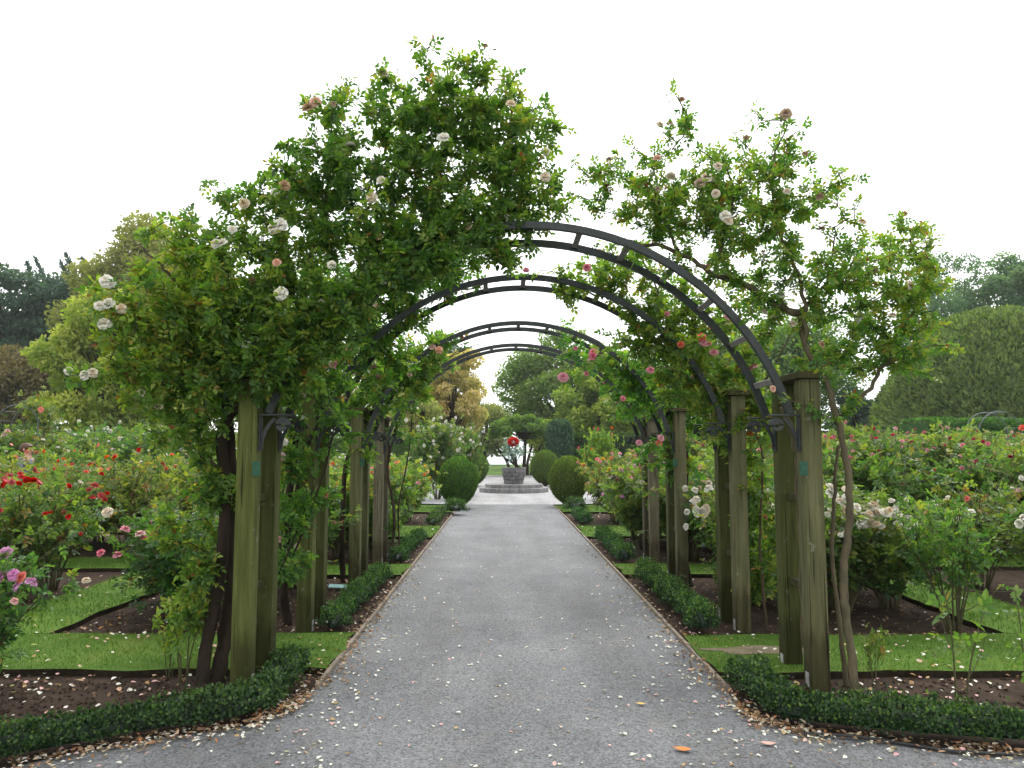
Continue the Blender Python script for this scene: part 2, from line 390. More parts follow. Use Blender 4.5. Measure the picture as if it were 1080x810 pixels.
BLOOM_COL = {
    'white': ((.78, .76, .70), (.72, .66, .50)), 'cream': ((.74, .66, .52), (.66, .46, .26)), 'peach': ((.72, .42, .30), (.70, .32, .14)),
    'pink': ((.72, .30, .36), (.66, .16, .24)), 'lilac pink': ((.66, .34, .56), (.60, .22, .44)), 'rose red': ((.55, .06, .14), (.42, .03, .08)),
    'scarlet': ((.58, .018, .012), (.40, .008, .008)), 'orange': ((.80, .18, .035), (.74, .10, .015)), 'salmon': ((.74, .19, .13), (.66, .10, .06)),
    'crimson': ((.34, .02, .06), (.24, .01, .04)), 'faded': ((.50, .36, .22), (.36, .20, .10)), 'yellow': ((.78, .55, .08), (.7, .4, .04)), 'blush': ((.74, .50, .48), (.68, .34, .34))}

def bloom_mesh(col, seed, rings=((8, 1.0, 8), (7, .9, 32), (6, .74, 52), (5, .55, 68), (3, .36, 82)), wilt=0):
    r = np.random.default_rng(seed); mb = MB()
    for k, (n, rr, tilt) in enumerate(rings):
        off = r.uniform(0, 6.28)
        for i in range(n):
            a = off + i * 2 * np.pi / n + r.normal() * .12; t0 = R(tilt + r.normal() * 8); v = []
            for iv, q in enumerate((0.05, .4, .75, 1.0)):
                w = (.12, .40, .50, .30)[iv] * rr * r.uniform(.8, 1.2)
                tt = t0 + R(12) * (1 - q) - R(16) * q * (k < 2) - wilt * q
                rad = rr * q * math.cos(tt); z = rr * q * math.sin(tt)
                for iu in (-1, 0, 1):
                    cup = .16 * rr * abs(iu) * (1 if k else .6)
                    v.append((rad * math.cos(a) - iu * w * math.sin(a) - cup * math.cos(a) * .5 * math.sin(tt),
                              rad * math.sin(a) + iu * w * math.cos(a) - cup * math.sin(a) * .5 * math.sin(tt), z + cup * math.cos(tt) * .8))
            f = np.array([(c * 3 + u, c * 3 + u + 1, c * 3 + u + 4, c * 3 + u + 3) for c in range(3) for u in range(2)])
            v = np.array(v); v[3:] += r.normal(size=(9, 3)) * .045
            mb.add(v * .5, f, np.clip(k / 4.0 + r.normal() * .15, 0, 1))
    return mb.mesh('bloom', M_petals[col], True)
M_petals = {k: petalmat('petal_' + k.replace(' ', '_'), *v) for k, v in BLOOM_COL.items()}
BLOOMS = {k: [bloom_mesh(k, 5 + 7 * i, wilt=(.0, .25)[i]) for i in range(2)] for k in BLOOM_COL}

def add_bloom(parent, loc, col, size, upd=None):
    o = link('bloom', BLOOMS[col][rng.integers(2)], parent, loc)
    d = Vector(rng.normal(size=3) * .45) + Vector((0, -.25, .8)) if upd is None else Vector(upd)
    o.rotation_euler = d.to_track_quat('Z', 'X').to_euler()
    o.scale = (size * rng.uniform(.85, 1.15),) * 3
    return o

# ------------------------------------------------------------------ world, sun, camera
w = bpy.data.worlds.new('World'); S.world = w; w.use_nodes = True
nt = w.node_tree
for n in list(nt.nodes): nt.nodes.remove(n)
wo = nt.nodes.new('ShaderNodeOutputWorld'); bg = nt.nodes.new('ShaderNodeBackground')
sky = nt.nodes.new('ShaderNodeTexSky'); sky.sky_type = 'NISHITA'; sky.sun_disc = False
SUN_EL, SUN_AZ = 56, 12            # azimuth measured from +Y clockwise: high, beyond the arches, behind thin cloud
sky.sun_elevation = R(SUN_EL); sky.sun_rotation = R(SUN_AZ)
sky.air_density = 1.0; sky.dust_density = 6.0; sky.ozone_density = 1.0
hs = nt.nodes.new('ShaderNodeHueSaturation'); hs.inputs['Saturation'].default_value = .10
nt.links.new(sky.outputs[0], hs.inputs['Color'])
mx = nt.nodes.new('ShaderNodeMix'); mx.data_type = 'RGBA'; mx.inputs[0].default_value = .65
nt.links.new(hs.outputs[0], mx.inputs[6]); mx.inputs[7].default_value = (10.2, 10.3, 10.5, 1)       # even cloud cover
nt.links.new(mx.outputs[2], bg.inputs[0]); bg.inputs[1].default_value = .15
nt.links.new(bg.outputs[0], wo.inputs[0])
sl = bpy.data.lights.new('sun', 'SUN'); sl.energy = 1.5; sl.angle = R(24); sl.color = (1, .97, .92)
so = bpy.data.objects.new('sun', sl); COL.objects.link(so)
sd = Vector((math.sin(R(SUN_AZ)) * math.cos(R(SUN_EL)), math.cos(R(SUN_AZ)) * math.cos(R(SUN_EL)), math.sin(R(SUN_EL))))
so.rotation_euler = sd.to_track_quat('Z', 'Y').to_euler(); so.location = (0, 0, 30)

cam = bpy.data.cameras.new('camera'); co = bpy.data.objects.new('camera', cam); COL.objects.link(co); S.camera = co
cam.sensor_fit = 'HORIZONTAL'; cam.sensor_width = 36; cam.lens = F / 1080 * 36; cam.clip_end = 3000; cam.clip_start = .05
co.location = (CX, 0, CAMH); co.rotation_euler = (R(90) + TH, 0, -YAW)
S.view_settings.view_transform = 'Standard'; S.view_settings.look = 'None'; S.view_settings.gamma = 1; S.view_settings.exposure = 0.63
S.cycles.use_denoising = True
S.cycles.max_bounces = 8; S.cycles.diffuse_bounces = 4; S.cycles.transmission_bounces = 4; S.cycles.glossy_bounces = 2
S.cycles.sample_clamp_indirect = 6

# ------------------------------------------------------------------ ground
def sheet(name, poly, z, m, kind='structure', thick=0.0, side=None):
    """flat sheet, or with THICK a slab whose sides use a second material"""
    mb = MB(); P = np.array([(x, y, z) for x, y in poly], float); n = len(P)
    mb.add(P, [list(range(n))])
    if thick:
        Q = P.copy(); Q[:, 2] -= thick
        for i in range(n):
            j = (i + 1) % n
            mb.add(np.array([P[i], Q[i], Q[j], P[j]]), [[0, 1, 2, 3]], .5, 1)
    o = mb.build(name, [m] + ([side] if thick else []))
    o['kind'] = kind
    return o

def rect(x0, y0, x1, y1, n=1, wob=0.0):
    return [(x0, y0), (x1, y0), (x1, y1), (x0, y1)]
sheet('ground', [(-900, -60), (900, -60), (900, 1500), (-900, 1500)], -.03, M_lawn)
sheet('soil', [(-16, 2), (16, 2), (16, 20.6), (-16, 20.6)], -.012, M_soil)
PW = 1.32
left_edge = [ground(0, 812), ground(104, 789), ground(185, 776), ground(262, 765), ground(300, 748), ground(325, 733)]
right_edge = [ground(770, 733), ground(790, 757), ground(824, 767), ground(858, 774), ground(995, 789), ground(1080, 796)]
poly = [(-9, -3), (9, -3), (9, 2.6)] + [(p[0], p[1]) for p in right_edge[::-1]] + [(PW, 5.6), (PW, 22.4), (-PW, 22.4), (-PW, 5.6)] + [(p[0], p[1]) for p in left_edge[::-1]] + [(-9, 1.2)]
sheet('path', poly, 0.0, M_path)
cpoly = [(.15 + 7.5 * math.cos(a), 28.6 + 7 * math.sin(a)) for a in np.linspace(0, 2 * np.pi, 41)[:-1]]
sheet('court_path', cpoly, .006, M_court)
sheet('court_path', rect(-2.2, 35.2, 3.0, 47), .002, M_court)
m_w, nt_w, out_w = newmat('pond_water'); p_w = N(nt_w, 'ShaderNodeBsdfPrincipled'); p_w.inputs['Base Color'].default_value = (.25, .32, .34, 1); p_w.inputs['Roughness'].default_value = .12; nt_w.links.new(p_w.outputs[0], out_w.inputs[0])
sheet('water', rect(-30, 84, 30, 420), -.012, m_w)
# timber edging boards
for sx in (-1, 1):
    mb = MB(); y = 5.05 if sx < 0 else 4.95
    while y < 20.5:
        l = min(rng.uniform(1.8, 2.4), 20.6 - y)
        mb.box((sx * (PW + .014 + rng.normal() * .003), y + l / 2, .006 + rng.normal() * .003), (.026, l - .006, .045), tone=.5)
        y += l
    o = mb.build('path_edging', M_edge)
    tag(o, 'weathered timber edging board along the %s side of the grey path' % ('left' if sx < 0 else 'right'), 'edging', 'timber edgings of the path')

# raised lawns between the beds
def slab(x0, y0, x1, y1, name='lawn'):
    def edge(a, b, n):
        a = np.array(a, float); b = np.array(b, float); t = np.linspace(0, 1, n, endpoint=False)
        nrm = np.array([-(b - a)[1], (b - a)[0]]) / (np.linalg.norm(b - a) + 1e-9)
        ww = .022 * np.sin(t * np.linalg.norm(b - a) * 3.1 + rng.uniform(0, 6)) + .016 * np.sin(t * np.linalg.norm(b - a) * 8.7 + rng.uniform(0, 6)) + rng.normal(size=n) * .009
        ww[0] = 0
        return [tuple(a + (b - a) * q + nrm * w) for q, w in zip(t, ww)]
    n1 = max(3, int(abs(x1 - x0) * 6)); n2 = max(3, int(abs(y1 - y0) * 6))
    poly = edge((x0, y0), (x1, y0), n1) + edge((x1, y0), (x1, y1), n2) + edge((x1, y1), (x0, y1), n1) + edge((x0, y1), (x0, y0), n2)
    return sheet(name, poly, .035, M_lawn, thick=.06, side=M_dirt_edge)
LAWNS = []
for sx in (-1, 1):
    o = 0.0 if sx < 0 else .15
    yo = 0.0 if sx < 0 else -.12
    for (x0, y0, x1, y1) in ((1.36, 5.40 + yo, 12, 6.42 + yo), (3.9 + o, 6.44 + yo, 4.75 + o, 20.5), (1.36, 9.35, 3.88 + o, 10.2), (1.36, 13.4, 3.88 + o, 15.3), (1.36, 18.7, 3.88 + o, 20.5),
                             (4.77 + o, 9.9, 8.3, 10.9), (4.77 + o, 14.2, 9.0, 15.4), (8.32, 9.4, 9.2, 14.1), (9.02, 14.12, 9.9, 20.5)):
        a, b = sorted((sx * x0, sx * x1)); LAWNS.append((a, y0, b, y1)); slab(a, y0, b, y1)
# grass blades on the lawns
mb = MB()
for (x0, y0, x1, y1) in LAWNS:
    yc = (y0 + y1) / 2
    dens = 2600 if yc < 6.6 else (1500 if yc < 11 else 600)
    xa, xb = max(x0, -.72 * y1 - .3), min(x1, .72 * y1 + .3)
    if xb <= xa: continue
    n = int((xb - xa) * (y1 - y0) * dens)
    P = np.stack([rng.uniform(xa, xb, n), rng.uniform(y0, y1, n), np.full(n, .034)], 1)
    keep = np.ones(n, bool)
    if x0 > 0 and yc < 6.3:   # worn patch of bare earth near the right-hand posts
        d = ((P[:, 0] - 1.85) / .55) ** 2 + ((P[:, 1] - 5.82) / .17) ** 2
        keep = rng.uniform(0, 1, n) < np.clip(d - .25, .1, 1)
    P = P[keep]; n = len(P)
    D = rng.normal(size=(n, 3)) * .45 + np.array([0, 0, 1.0])
    patch = .5 + .25 * np.sin(P[:, 0] * 2.1 + 1.3 * np.sin(P[:, 1] * 1.7)) * np.sin(P[:, 1] * 2.7)
    sc = 1.0 if yc < 6.6 else (1.2 if yc < 11 else 1.8)
    mb.blades(P, D, rng.uniform(.015, .034, n) * sc, rng.uniform(.004, .007, n) * sc, np.clip(patch * .85 + .25 * (np.sin(P[:, 0] * 9.3 + 2 * np.sin(P[:, 1] * 7.1)) * np.sin(P[:, 1] * 11.7) > .55) + rng.normal(size=n) * .2, 0, 1))
tag(mb.build('grass', M_blade), 'short mown green grass strewn with petals between the rose beds', 'grass', kind='stuff')
sheet('bare_soil_path', [(1.85 + .42 * math.cos(a) * (1 + .2 * math.sin(3 * a) + .1 * math.sin(7 * a)), 5.82 + .12 * math.sin(a) * (1 + .25 * math.sin(5 * a))) for a in np.linspace(0, 6.283, 25)[:-1]], .039, plainmat('bare_earth', (.14, .115, .075), (.23, .19, .13), 12, .95, .1, .6, 60))

# ------------------------------------------------------------------ rose arches
AR, ACZ = 1.84, 1.26          # radius and centre height of the hoops
def ring_pts(r, y, n=49):
    a0 = math.asin((1.80 - ACZ) / AR)
    a = np.linspace(a0, math.pi - a0, n)
    return np.stack([r * np.cos(a), np.full(n, y), ACZ + r * np.sin(a)], 1)

def bar(mb, pts, half_w, half_h, up=None):
    """rectangular bar swept along a hoop lying in a constant-Y plane"""
    T = np.gradient(pts, axis=0); T = unit(T); Yd = np.array([0, 1.0, 0]); Nn = np.cross(T, Yd)
    V = np.stack([pts + s1 * half_w * Yd + s2 * half_h * Nn for s1, s2 in ((-1, -1), (1, -1), (1, 1), (-1, 1))], 1).reshape(-1, 3)
    n = len(pts); f = []
    for i in range(n - 1):
        for j in range(4): f.append((i * 4 + j, i * 4 + (j + 1) % 4, i * 4 + 4 + (j + 1) % 4, i * 4 + 4 + j))
    mb.add(V, np.array(f)); mb.add(V[:4], [[3, 2, 1, 0]]); mb.add(V[-4:], [[0, 1, 2, 3]])

ARCH_Y = [5.06, 6.62, 8.78, 10.36]
PX = 1.885; PS = .125; GAP = .45; ACX = .06
def post_mesh():
    mb = MB(); mb.box((0, 0, .985), (PS, PS, 2.09), bevel=.006); return mb.mesh('post', M_wood)
def bracket_mesh(sx):
    """iron bracket: upright strap on the post, shelf plate, and a scroll under it (inner side is -sx in X)"""
    mb = MB()
    mb.box((-sx * .006, 0, -.115), (.012, .06, .23), bevel=.003)
    mb.box((-sx * .10, 0, .012), (.20, .06, .012), bevel=.003)
    t = np.linspace(0, 1, 26); a = R(200) - t * R(520); rr = .048 * (1 - .72 * t)
    sc = np.stack([-sx * (.150 - rr * np.cos(a)), 0 * t, -.055 + rr * np.sin(a)], 1)
    mb.tube(sc, .008, 4, flat=(1.0, 2.0))
    q = bez(np.array([-sx * .012, 0, -.20]), np.array([-sx * .02, 0, -.08]), np.array([-sx * .10, 0, -.012]), 10)
    mb.tube(q, .008, 4, flat=(1, 2))
    mb.box((-sx * .016, 0, -.20), (.012, .03, .03)); mb.box((-sx * .016, 0, -.13), (.012, .03, .03))
    return mb.mesh('bracket', M_iron_dk)
ME_post = post_mesh(); ME_br = {s: bracket_mesh(s) for s in (-1, 1)}
def make_arch(y, label):
    root = empty('rose_arch', (ACX, y, 0), 0, label, 'rose arch', 'timber and iron rose arches over the path')
    for sx in (-1, 1):
        for k in (0, 1):
            p = link('post', ME_post, root, (sx * PX, k * GAP, 0))
            if sx > 0: p.rotation_euler = (0, 0, math.pi)
            fb = MB(); fb.box((0, 0, .05), (.004, .05, .09)); link('foot_plate', fb.mesh('foot_plate', M_white), p, ((PS / 2 + .003), 0, 0) if sx < 0 else ((PS / 2 + .003), 0, 0))
            b = link('bracket', ME_br[sx], root, (sx * (PX - PS / 2 - .002), k * GAP, 1.775))
        cb = MB(); cb.box((0, GAP / 2, 0), (.19, GAP + .2, .045), bevel=.006); link('cap_rail', cb.mesh('cap_rail', M_wood), root, (sx * PX, 0, 2.055))
        cb = MB(); cb.box((0, GAP / 2, 0), (.045, GAP - PS - .004, .09), bevel=.004); link('spacer', cb.mesh('spacer', M_wood), root, (sx * (PX - .02), 0, 1.90))
        for z in (.62, 1.22):
            cb = MB(); cb.box((0, GAP / 2, 0), (.045, GAP - PS - .004, .05), bevel=.004); link('spacer', cb.mesh('spacer', M_wood), root, (sx * (PX + .01), 0, z))
        if ARCH_Y.index(y) in (0, 2):
          cb = MB(); cb.box((0, 0, 0), (.05, .02, .095), bevel=.002); link('number_plate', cb.mesh('number_plate', M_green), root, (sx * (PX - PS / 2 - .012), -PS / 2 - .013, 1.43))
    for k in (0, 1):
        mb = MB(); bar(mb, ring_pts(AR, k * GAP), .021, .024); mb.build('rail', M_iron, root)
    a0 = math.asin((1.80 - ACZ) / AR)
    for a in np.linspace(a0 + .13, math.pi - a0 - .13, 13):
        c = np.array([AR * math.cos(a), GAP / 2, ACZ + AR * math.sin(a)]) ; ca, sa = math.cos(a), math.sin(a)
        rot = np.array([[-sa, 0, ca], [0, 1, 0], [ca, 0, sa]]).T @ np.eye(3)
        rot = np.array([[-sa, 0, ca], [0, 1, 0], [ca, 0, sa]])
        rot = np.stack([np.array([-sa, 0, ca]), np.array([0, 1, 0]), np.array([ca, 0, sa])], 1)
        mb = MB(); mb.box((0, 0, 0), (.042, GAP - .046, .014), rot=rot); mb.build('rung', M_rung, root, loc=c)
    return root
MOSS = [1.0, .95, .75, .25]
for y, l, ms in zip(ARCH_Y, ('nearest timber and iron rose arch, mossy posts, its hoop half buried in white climbing rose',
                             'second timber and iron rose arch from the camera, under pink climbing roses',
                             'third rose arch from the camera, standing just before the second grass strip',
                             'farthest rose arch with browner posts and an almost bare hoop'), MOSS):
    a = make_arch(y, l)
    for ch in a.children:
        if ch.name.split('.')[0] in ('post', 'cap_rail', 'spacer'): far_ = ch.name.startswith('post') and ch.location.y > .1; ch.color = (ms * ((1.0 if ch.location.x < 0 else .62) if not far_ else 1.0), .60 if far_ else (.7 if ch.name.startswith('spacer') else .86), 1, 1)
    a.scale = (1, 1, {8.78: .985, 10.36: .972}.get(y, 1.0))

# ------------------------------------------------------------------ climbing roses
def climber(base, trunks, canes, clumps, label, blooms, nleaf=7, leaflet=.042, seeds=1, extra_blooms=(), trunk_mat=None, tone=(.55, .2), cull=None):
    """trunks/canes: (list of world points, r0, r1); clumps: (px, py, rpx, Y, depth m, number of sprays, tone shift)"""
    base = np.asarray(base, float)
    root = empty('climbing_rose', base, 0, label, 'climbing rose', 'climbing roses trained over the arches')
    nodes = []; own = []; low = [None]
    for pts, r0, r1 in trunks:
        P = smooth_path(pts, max(12, len(pts) * 6)); P[1:-1] += rng.normal(size=P[1:-1].shape) * .003
        mb = MB(); rad = np.linspace(r0, r1, len(P)) * (1 + .06 * rng.normal(size=len(P)))
        mb.tube(P - base, rad, 9); low.append(mb); nodes.append(P[len(P) // 2:]); own.append(np.full(len(nodes[-1]), len(nodes)))
    cm = MB()
    for pts, r0, r1 in canes:
        P = smooth_path(pts, max(10, len(pts) * 5)); P[1:-1] += rng.normal(size=P[1:-1].shape) * .008
        cm.tube(P - base, np.linspace(r0, r1, len(P)), 6); nodes.append(P); own.append(np.zeros(len(P), int))
    nodes = np.concatenate(nodes); own = np.concatenate(own)
    T, TT = [], []
    for (px, py, rp, Y, dep, n, ts) in clumps:
        c = at(px, py, Y); r = rp * Y / F
        q = rdir(n) * rng.uniform(0, 1, n)[:, None] ** (1 / 2.4)
        T.append(c + q * np.array([r, dep, r])); TT.append(np.full(n, ts))
    for (px, py, Y, col, sz) in extra_blooms:
        T.append(at(px, py, Y)[None] + np.array([[0, .02, -.03]])); TT.append(np.full(1, .1))
    T = np.concatenate(T); TT = np.concatenate(TT)
    d0 = np.array([np.min(np.linalg.norm(nodes - t, axis=1)) for t in T]); order = np.argsort(d0)
    lf = MB(); Bs, Ds, Us, Ts, ends = [], [], [], [], []
    for i in order:
        t = T[i]; dd = np.linalg.norm(nodes - t, axis=1) + np.maximum(0, nodes[:, 2] - t[2]) * .6
        s0 = nodes[np.argmin(dd)]; ow = own[np.argmin(dd)]
        ln = np.linalg.norm(t - s0)
        if ln < .03: continue
        mid = (s0 + t) / 2 + np.array([0, 0, .12 * ln]) + rng.normal(size=3) * .09 * ln
        P = bez(s0, mid, t, 7)
        (low[ow] if ow else cm).tube(P - base, np.linspace(.0045 + .003 * min(ln, 1), .0016, 7), 4, caps=False)
        nodes = np.concatenate([nodes, P[2:6:2]]); own = np.concatenate([own, [ow, ow]])
        k = nleaf + rng.integers(-1, 3)
        tt = np.clip(rng.uniform(max(0, 1 - .34 / ln), 1.0, k), 0, 1)
        ii = tt * 6; i0 = np.minimum(ii.astype(int), 5); fr = (ii - i0)[:, None]
        b = P[i0] * (1 - fr) + P[i0 + 1] * fr
        td = unit(P[-1] - P[-3])
        d = rdir(k) * 1.0 + td * .5 + np.array([0, 0, -.05])
        Bs.append(b); Ds.append(d); Us.append(np.array([0, 0, 1.0]) + rng.normal(size=(k, 3)) * .55); Ts.append(np.clip(tone[0] + TT[i] + rng.normal(size=k) * tone[1], 0, .86))
        ends.append((t, td))
    B = np.concatenate(Bs); D = np.concatenate(Ds); U = np.concatenate(Us); Tn = np.concatenate(Ts)
    odd = rng.uniform(0, 1, len(Tn)) < .012; Tn[odd] = rng.uniform(.88, 1, odd.sum())
    if cull is not None:
        k = ~cull(B); B, D, U, Tn = B[k], D[k], U[k], Tn[k]
    compound(lf, B - base, D, U, leaflet * 1.55, leaflet, Tn)
    cm.build('canes', M_cane_br, root, True)
    for q in low[1:]: q.build('trunk', trunk_mat or M_bark, root, True)
    lf.build('foliage', M_rose, root)
    for (px, py, Y, col, sz) in extra_blooms:
        add_bloom(root, at(px, py, Y) - base, col, sz, (rng.normal() * .3, -.8, .5 + rng.normal() * .3))
    for col, n, sz in blooms:
        for j in rng.choice(len(ends), min(n, len(ends)), replace=False):
            add_bloom(root, ends[j][0] - base + np.array([0, -.02, .02]), col, sz)
    return root

YA = ARCH_Y[0]
def hoop(k, a_deg, y=None, dr=.03):
    a = R(a_deg); yy = ARCH_Y[k] if y is None else y
    return np.array([ACX + (AR + dr) * math.cos(a), yy, ACZ + (AR + dr) * math.sin(a)])
# --- left of the first arch: big white climber
b0 = ground(212, 727)
P_ = lambda px, py, Y: at(px, py, Y)
climber(b0,
    [([b0 - [0, 0, .05], P_(216, 690, 5.15), P_(228, 630, 5.2), P_(236, 570, 5.2), P_(236, 500, 5.2), P_(234, 455, 5.15), P_(252, 428, 5.1), P_(285, 398, 5.1), P_(318, 350, 5.15)], .045, .03),
     ([ground(226, 722) - [0, 0, .05], P_(240, 655, 5.35), P_(246, 560, 5.4), P_(243, 480, 5.35), P_(238, 420, 5.3), P_(225, 370, 5.2)], .055, .028)],
    [([P_(318, 350, 5.15), hoop(0, 140), hoop(0, 125, 5.3), hoop(0, 110), hoop(0, 96, 5.2)], .026, .008),
     ([P_(285, 398, 5.1), hoop(0, 150, 5.4), hoop(0, 135, 5.42), hoop(0, 118, 5.45, .1), P_(440, 130, 5.3)], .022, .006),
     ([P_(225, 370, 5.2), P_(200, 320, 5.1), P_(170, 280, 5.0), P_(140, 255, 4.95)], .018, .005),
     ([P_(236, 500, 5.2), P_(200, 455, 5.1), P_(170, 430, 5.1), P_(140, 400, 5.1)], .014, .005),
     ([P_(318, 350, 5.15), P_(325, 280, 5.2), P_(345, 200, 5.2), P_(350, 130, 5.2)], .018, .005),
     ([hoop(0, 125, 5.3), P_(420, 200, 5.25), P_(470, 135, 5.2), P_(510, 85, 5.2)], .016, .004)],
    [(450, 165, 85, 5.2, .40, 112, -.04), (505, 115, 62, 5.2, .32, 78, .06), (370, 135, 58, 5.2, .35, 48, .02), (345, 205, 66, 5.2, .42, 78, -.08), (510, 205, 66, 5.2, .35, 84, .0),
     (400, 235, 75, 5.25, .45, 104, -.12), (300, 300, 80, 5.15, .5, 110, .05), (245, 320, 80, 5.05, .5, 120, .16), (185, 320, 58, 4.95, .45, 66, .24), (200, 395, 62, 5.05, .45, 80, .08),
     (150, 390, 46, 5.0, .4, 30, .14), (265, 385, 50, 5.1, .4, 55, -.1), (550, 195, 36, 5.2, .25, 26, .02), (440, 108, 72, 5.2, .3, 40, .05), (300, 200, 60, 5.1, .4, 34, .0),
     (530, 255, 40, 5.2, .3, 30, -.02), (470, 245, 46, 4.92, .14, 46, -.02), (410, 280, 46, 4.9, .16, 56, -.05), (355, 335, 46, 4.9, .18, 56, -.02), (315, 380, 40, 4.9, .2, 40, .05), (270, 350, 70, 4.9, .25, 70, .08), (570, 150, 44, 5.2, .3, 26, .08), (585, 215, 34, 5.2, .25, 16, .05), (165, 345, 56, 4.85, .35, 40, .24), (125, 320, 40, 4.9, .3, 10, .2), (455, 270, 45, 5.4, .3, 40, -.12), (330, 400, 55, 5.3, .3, 40, -.1), (195, 262, 48, 5.0, .35, 22, .24), (240, 225, 50, 5.1, .35, 16, .0), (200, 460, 40, 5.1, .35, 30, .05), (222, 520, 26, 5.15, .25, 20, .0), (215, 590, 26, 5.2, .25, 20, .05), (205, 640, 22, 5.2, .2, 12, .1), (190, 560, 26, 5.2, .3, 14, .1)],
    'big white climbing rose smothering the left half of the nearest arch',
    [('white', 12, .075), ('cream', 14, .062), ('faded', 10, .055)], leaflet=.042, nleaf=8,
    extra_blooms=[(468, 146, 4.75, 'white', .085), (290, 240, 4.7, 'white', .09), (296, 236, 4.72, 'white', .08), (296, 309, 4.55, 'white', .09), (228, 257, 4.6, 'white', .075), (235, 256, 4.6, 'white', .075),
                  (112, 296, 4.6, 'white', .085), (118, 300, 4.62, 'white', .07), (105, 322, 4.6, 'white', .075), (115, 320, 4.6, 'white', .08), (110, 341, 4.6, 'white', .085), (128, 325, 4.6, 'cream', .08),
                  (90, 395, 4.6, 'white', .07), (98, 393, 4.6, 'cream', .07), (72, 391, 4.6, 'white', .06), (350, 279, 4.6, 'white', .06), (392, 208, 4.7, 'cream', .07), (402, 190, 4.7, 'white', .06), (292, 277, 4.6, 'peach', .06),
                  (333, 108, 5.0, 'peach', .08), (325, 114, 5.0, 'faded', .08), (404, 76, 5.0, 'cream', .09), (512, 48, 5.1, 'faded', .05), (539, 110, 4.9, 'cream', .08), (575, 186, 4.9, 'cream', .07), (576, 160, 4.9, 'white', .06), (290, 203, 4.8, 'white', .07), (300, 195, 4.8, 'faded', .07), (258, 215, 4.8, 'cream', .07), (245, 242, 4.7, 'white', .07)],
    trunk_mat=M_bark_dk)
# --- right of the first arch: sparser cream climber with slender stems
b1 = ground(902, 735)
climber(b1,
    [([b1 - [0, 0, .05], P_(898, 690, 4.95), P_(891, 640, 4.98), P_(890, 600, 5.0), P_(896, 545, 5.0), P_(893, 490, 5.0), P_(882, 440, 5.0), P_(868, 395, 5.0), P_(850, 368, 5.05), P_(843, 330, 5.1)], .029, .018),
     ([ground(893, 722) - [0, 0, .05], P_(886, 660, 5.15), P_(878, 590, 5.2), P_(880, 520, 5.2), P_(884, 470, 5.2)], .018, .010)],
    [([P_(843, 330, 5.1), P_(825, 325, 5.1), P_(790, 303, 5.12), P_(752, 290, 5.15), P_(715, 265, 5.2), hoop(0, 72, 5.25, .06)], .03, .012),
     ([P_(884, 440, 5.05), P_(912, 415, 5.0), P_(940, 375, 5.0), P_(962, 335, 5.0), P_(985, 290, 5.0)], .018, .004),
     ([P_(850, 368, 5.05), P_(845, 300, 5.0), P_(820, 240, 5.0), P_(815, 180, 5.0), P_(830, 130, 5.0)], .016, .004),
     ([P_(752, 290, 5.15), P_(765, 240, 5.1), P_(772, 200, 5.1), P_(760, 160, 5.1)], .014, .004),
     ([P_(715, 265, 5.2), P_(700, 230, 5.2), P_(690, 180, 5.2)], .012, .004), ([P_(843, 330, 5.1), P_(875, 290, 5.0), P_(880, 240, 5.0)], .012, .004),
     ([P_(825, 430, 5.3), P_(838, 470, 5.25), P_(842, 530, 5.25), P_(845, 640, 5.25), ground(855, 722)], .018, .012)],
    [(775, 205, 64, 5.1, .4, 88, 0.21), (712, 205, 56, 5.15, .35, 64, 0.27), (828, 205, 58, 5.05, .4, 43, 0.17), (835, 160, 42, 5.0, .3, 14, 0.07), (760, 262, 48, 5.15, .35, 41, 0.15), (660, 192, 46, 5.2, .3, 28, 0.19), (625, 185, 40, 5.2, .3, 12, 0.17),
     (905, 300, 60, 4.95, .4, 49, 0.19), (948, 285, 50, 5.0, .35, 46, 0.33), (900, 355, 56, 5.0, .45, 52, 0.07), (855, 290, 56, 5.05, .35, 38, 0.15), (945, 340, 52, 5.0, .35, 41, 0.23), (690, 258, 42, 5.2, .25, 17, 0.15), (740, 150, 75, 5.1, .3, 16, 0.12), (868, 235, 56, 5.0, .35, 27, 0.17), (965, 375, 40, 5.0, .3, 14, 0.19), (812, 345, 54, 5.15, .3, 27, 0.15), (800, 270, 56, 5.1, .3, 28, 0.15), (960, 250, 36, 5.0, .3, 12, 0.27), (870, 400, 46, 4.95, .3, 16, 0.12)],
    'sparse cream climbing rose with slender bare stems over the right half of the nearest arch',
    [('cream', 14, .06), ('faded', 12, .05), ('white', 4, .06)], leaflet=.034, nleaf=8,
    extra_blooms=[(745, 187, 4.8, 'cream', .09), (738, 193, 4.8, 'faded', .09), (757, 175, 4.8, 'cream', .08), (765, 227, 4.7, 'white', .08), (768, 233, 4.7, 'cream', .07), (829, 120, 5, 'faded', .08), (696, 131, 5, 'cream', .06), (707, 130, 5, 'cream', .06), (727, 134, 5, 'faded', .05), (719, 105, 5, 'faded', .05), (830, 202, 4.8, 'cream', .06), (693, 167, 4.9, 'peach', .06), (954, 225, 5, 'faded', .05), (787, 145, 4.9, 'faded', .05), (755, 204, 4.7, 'cream', .06), (815, 410, 4.95, 'peach', .05)],
    trunk_mat=M_cane_br)
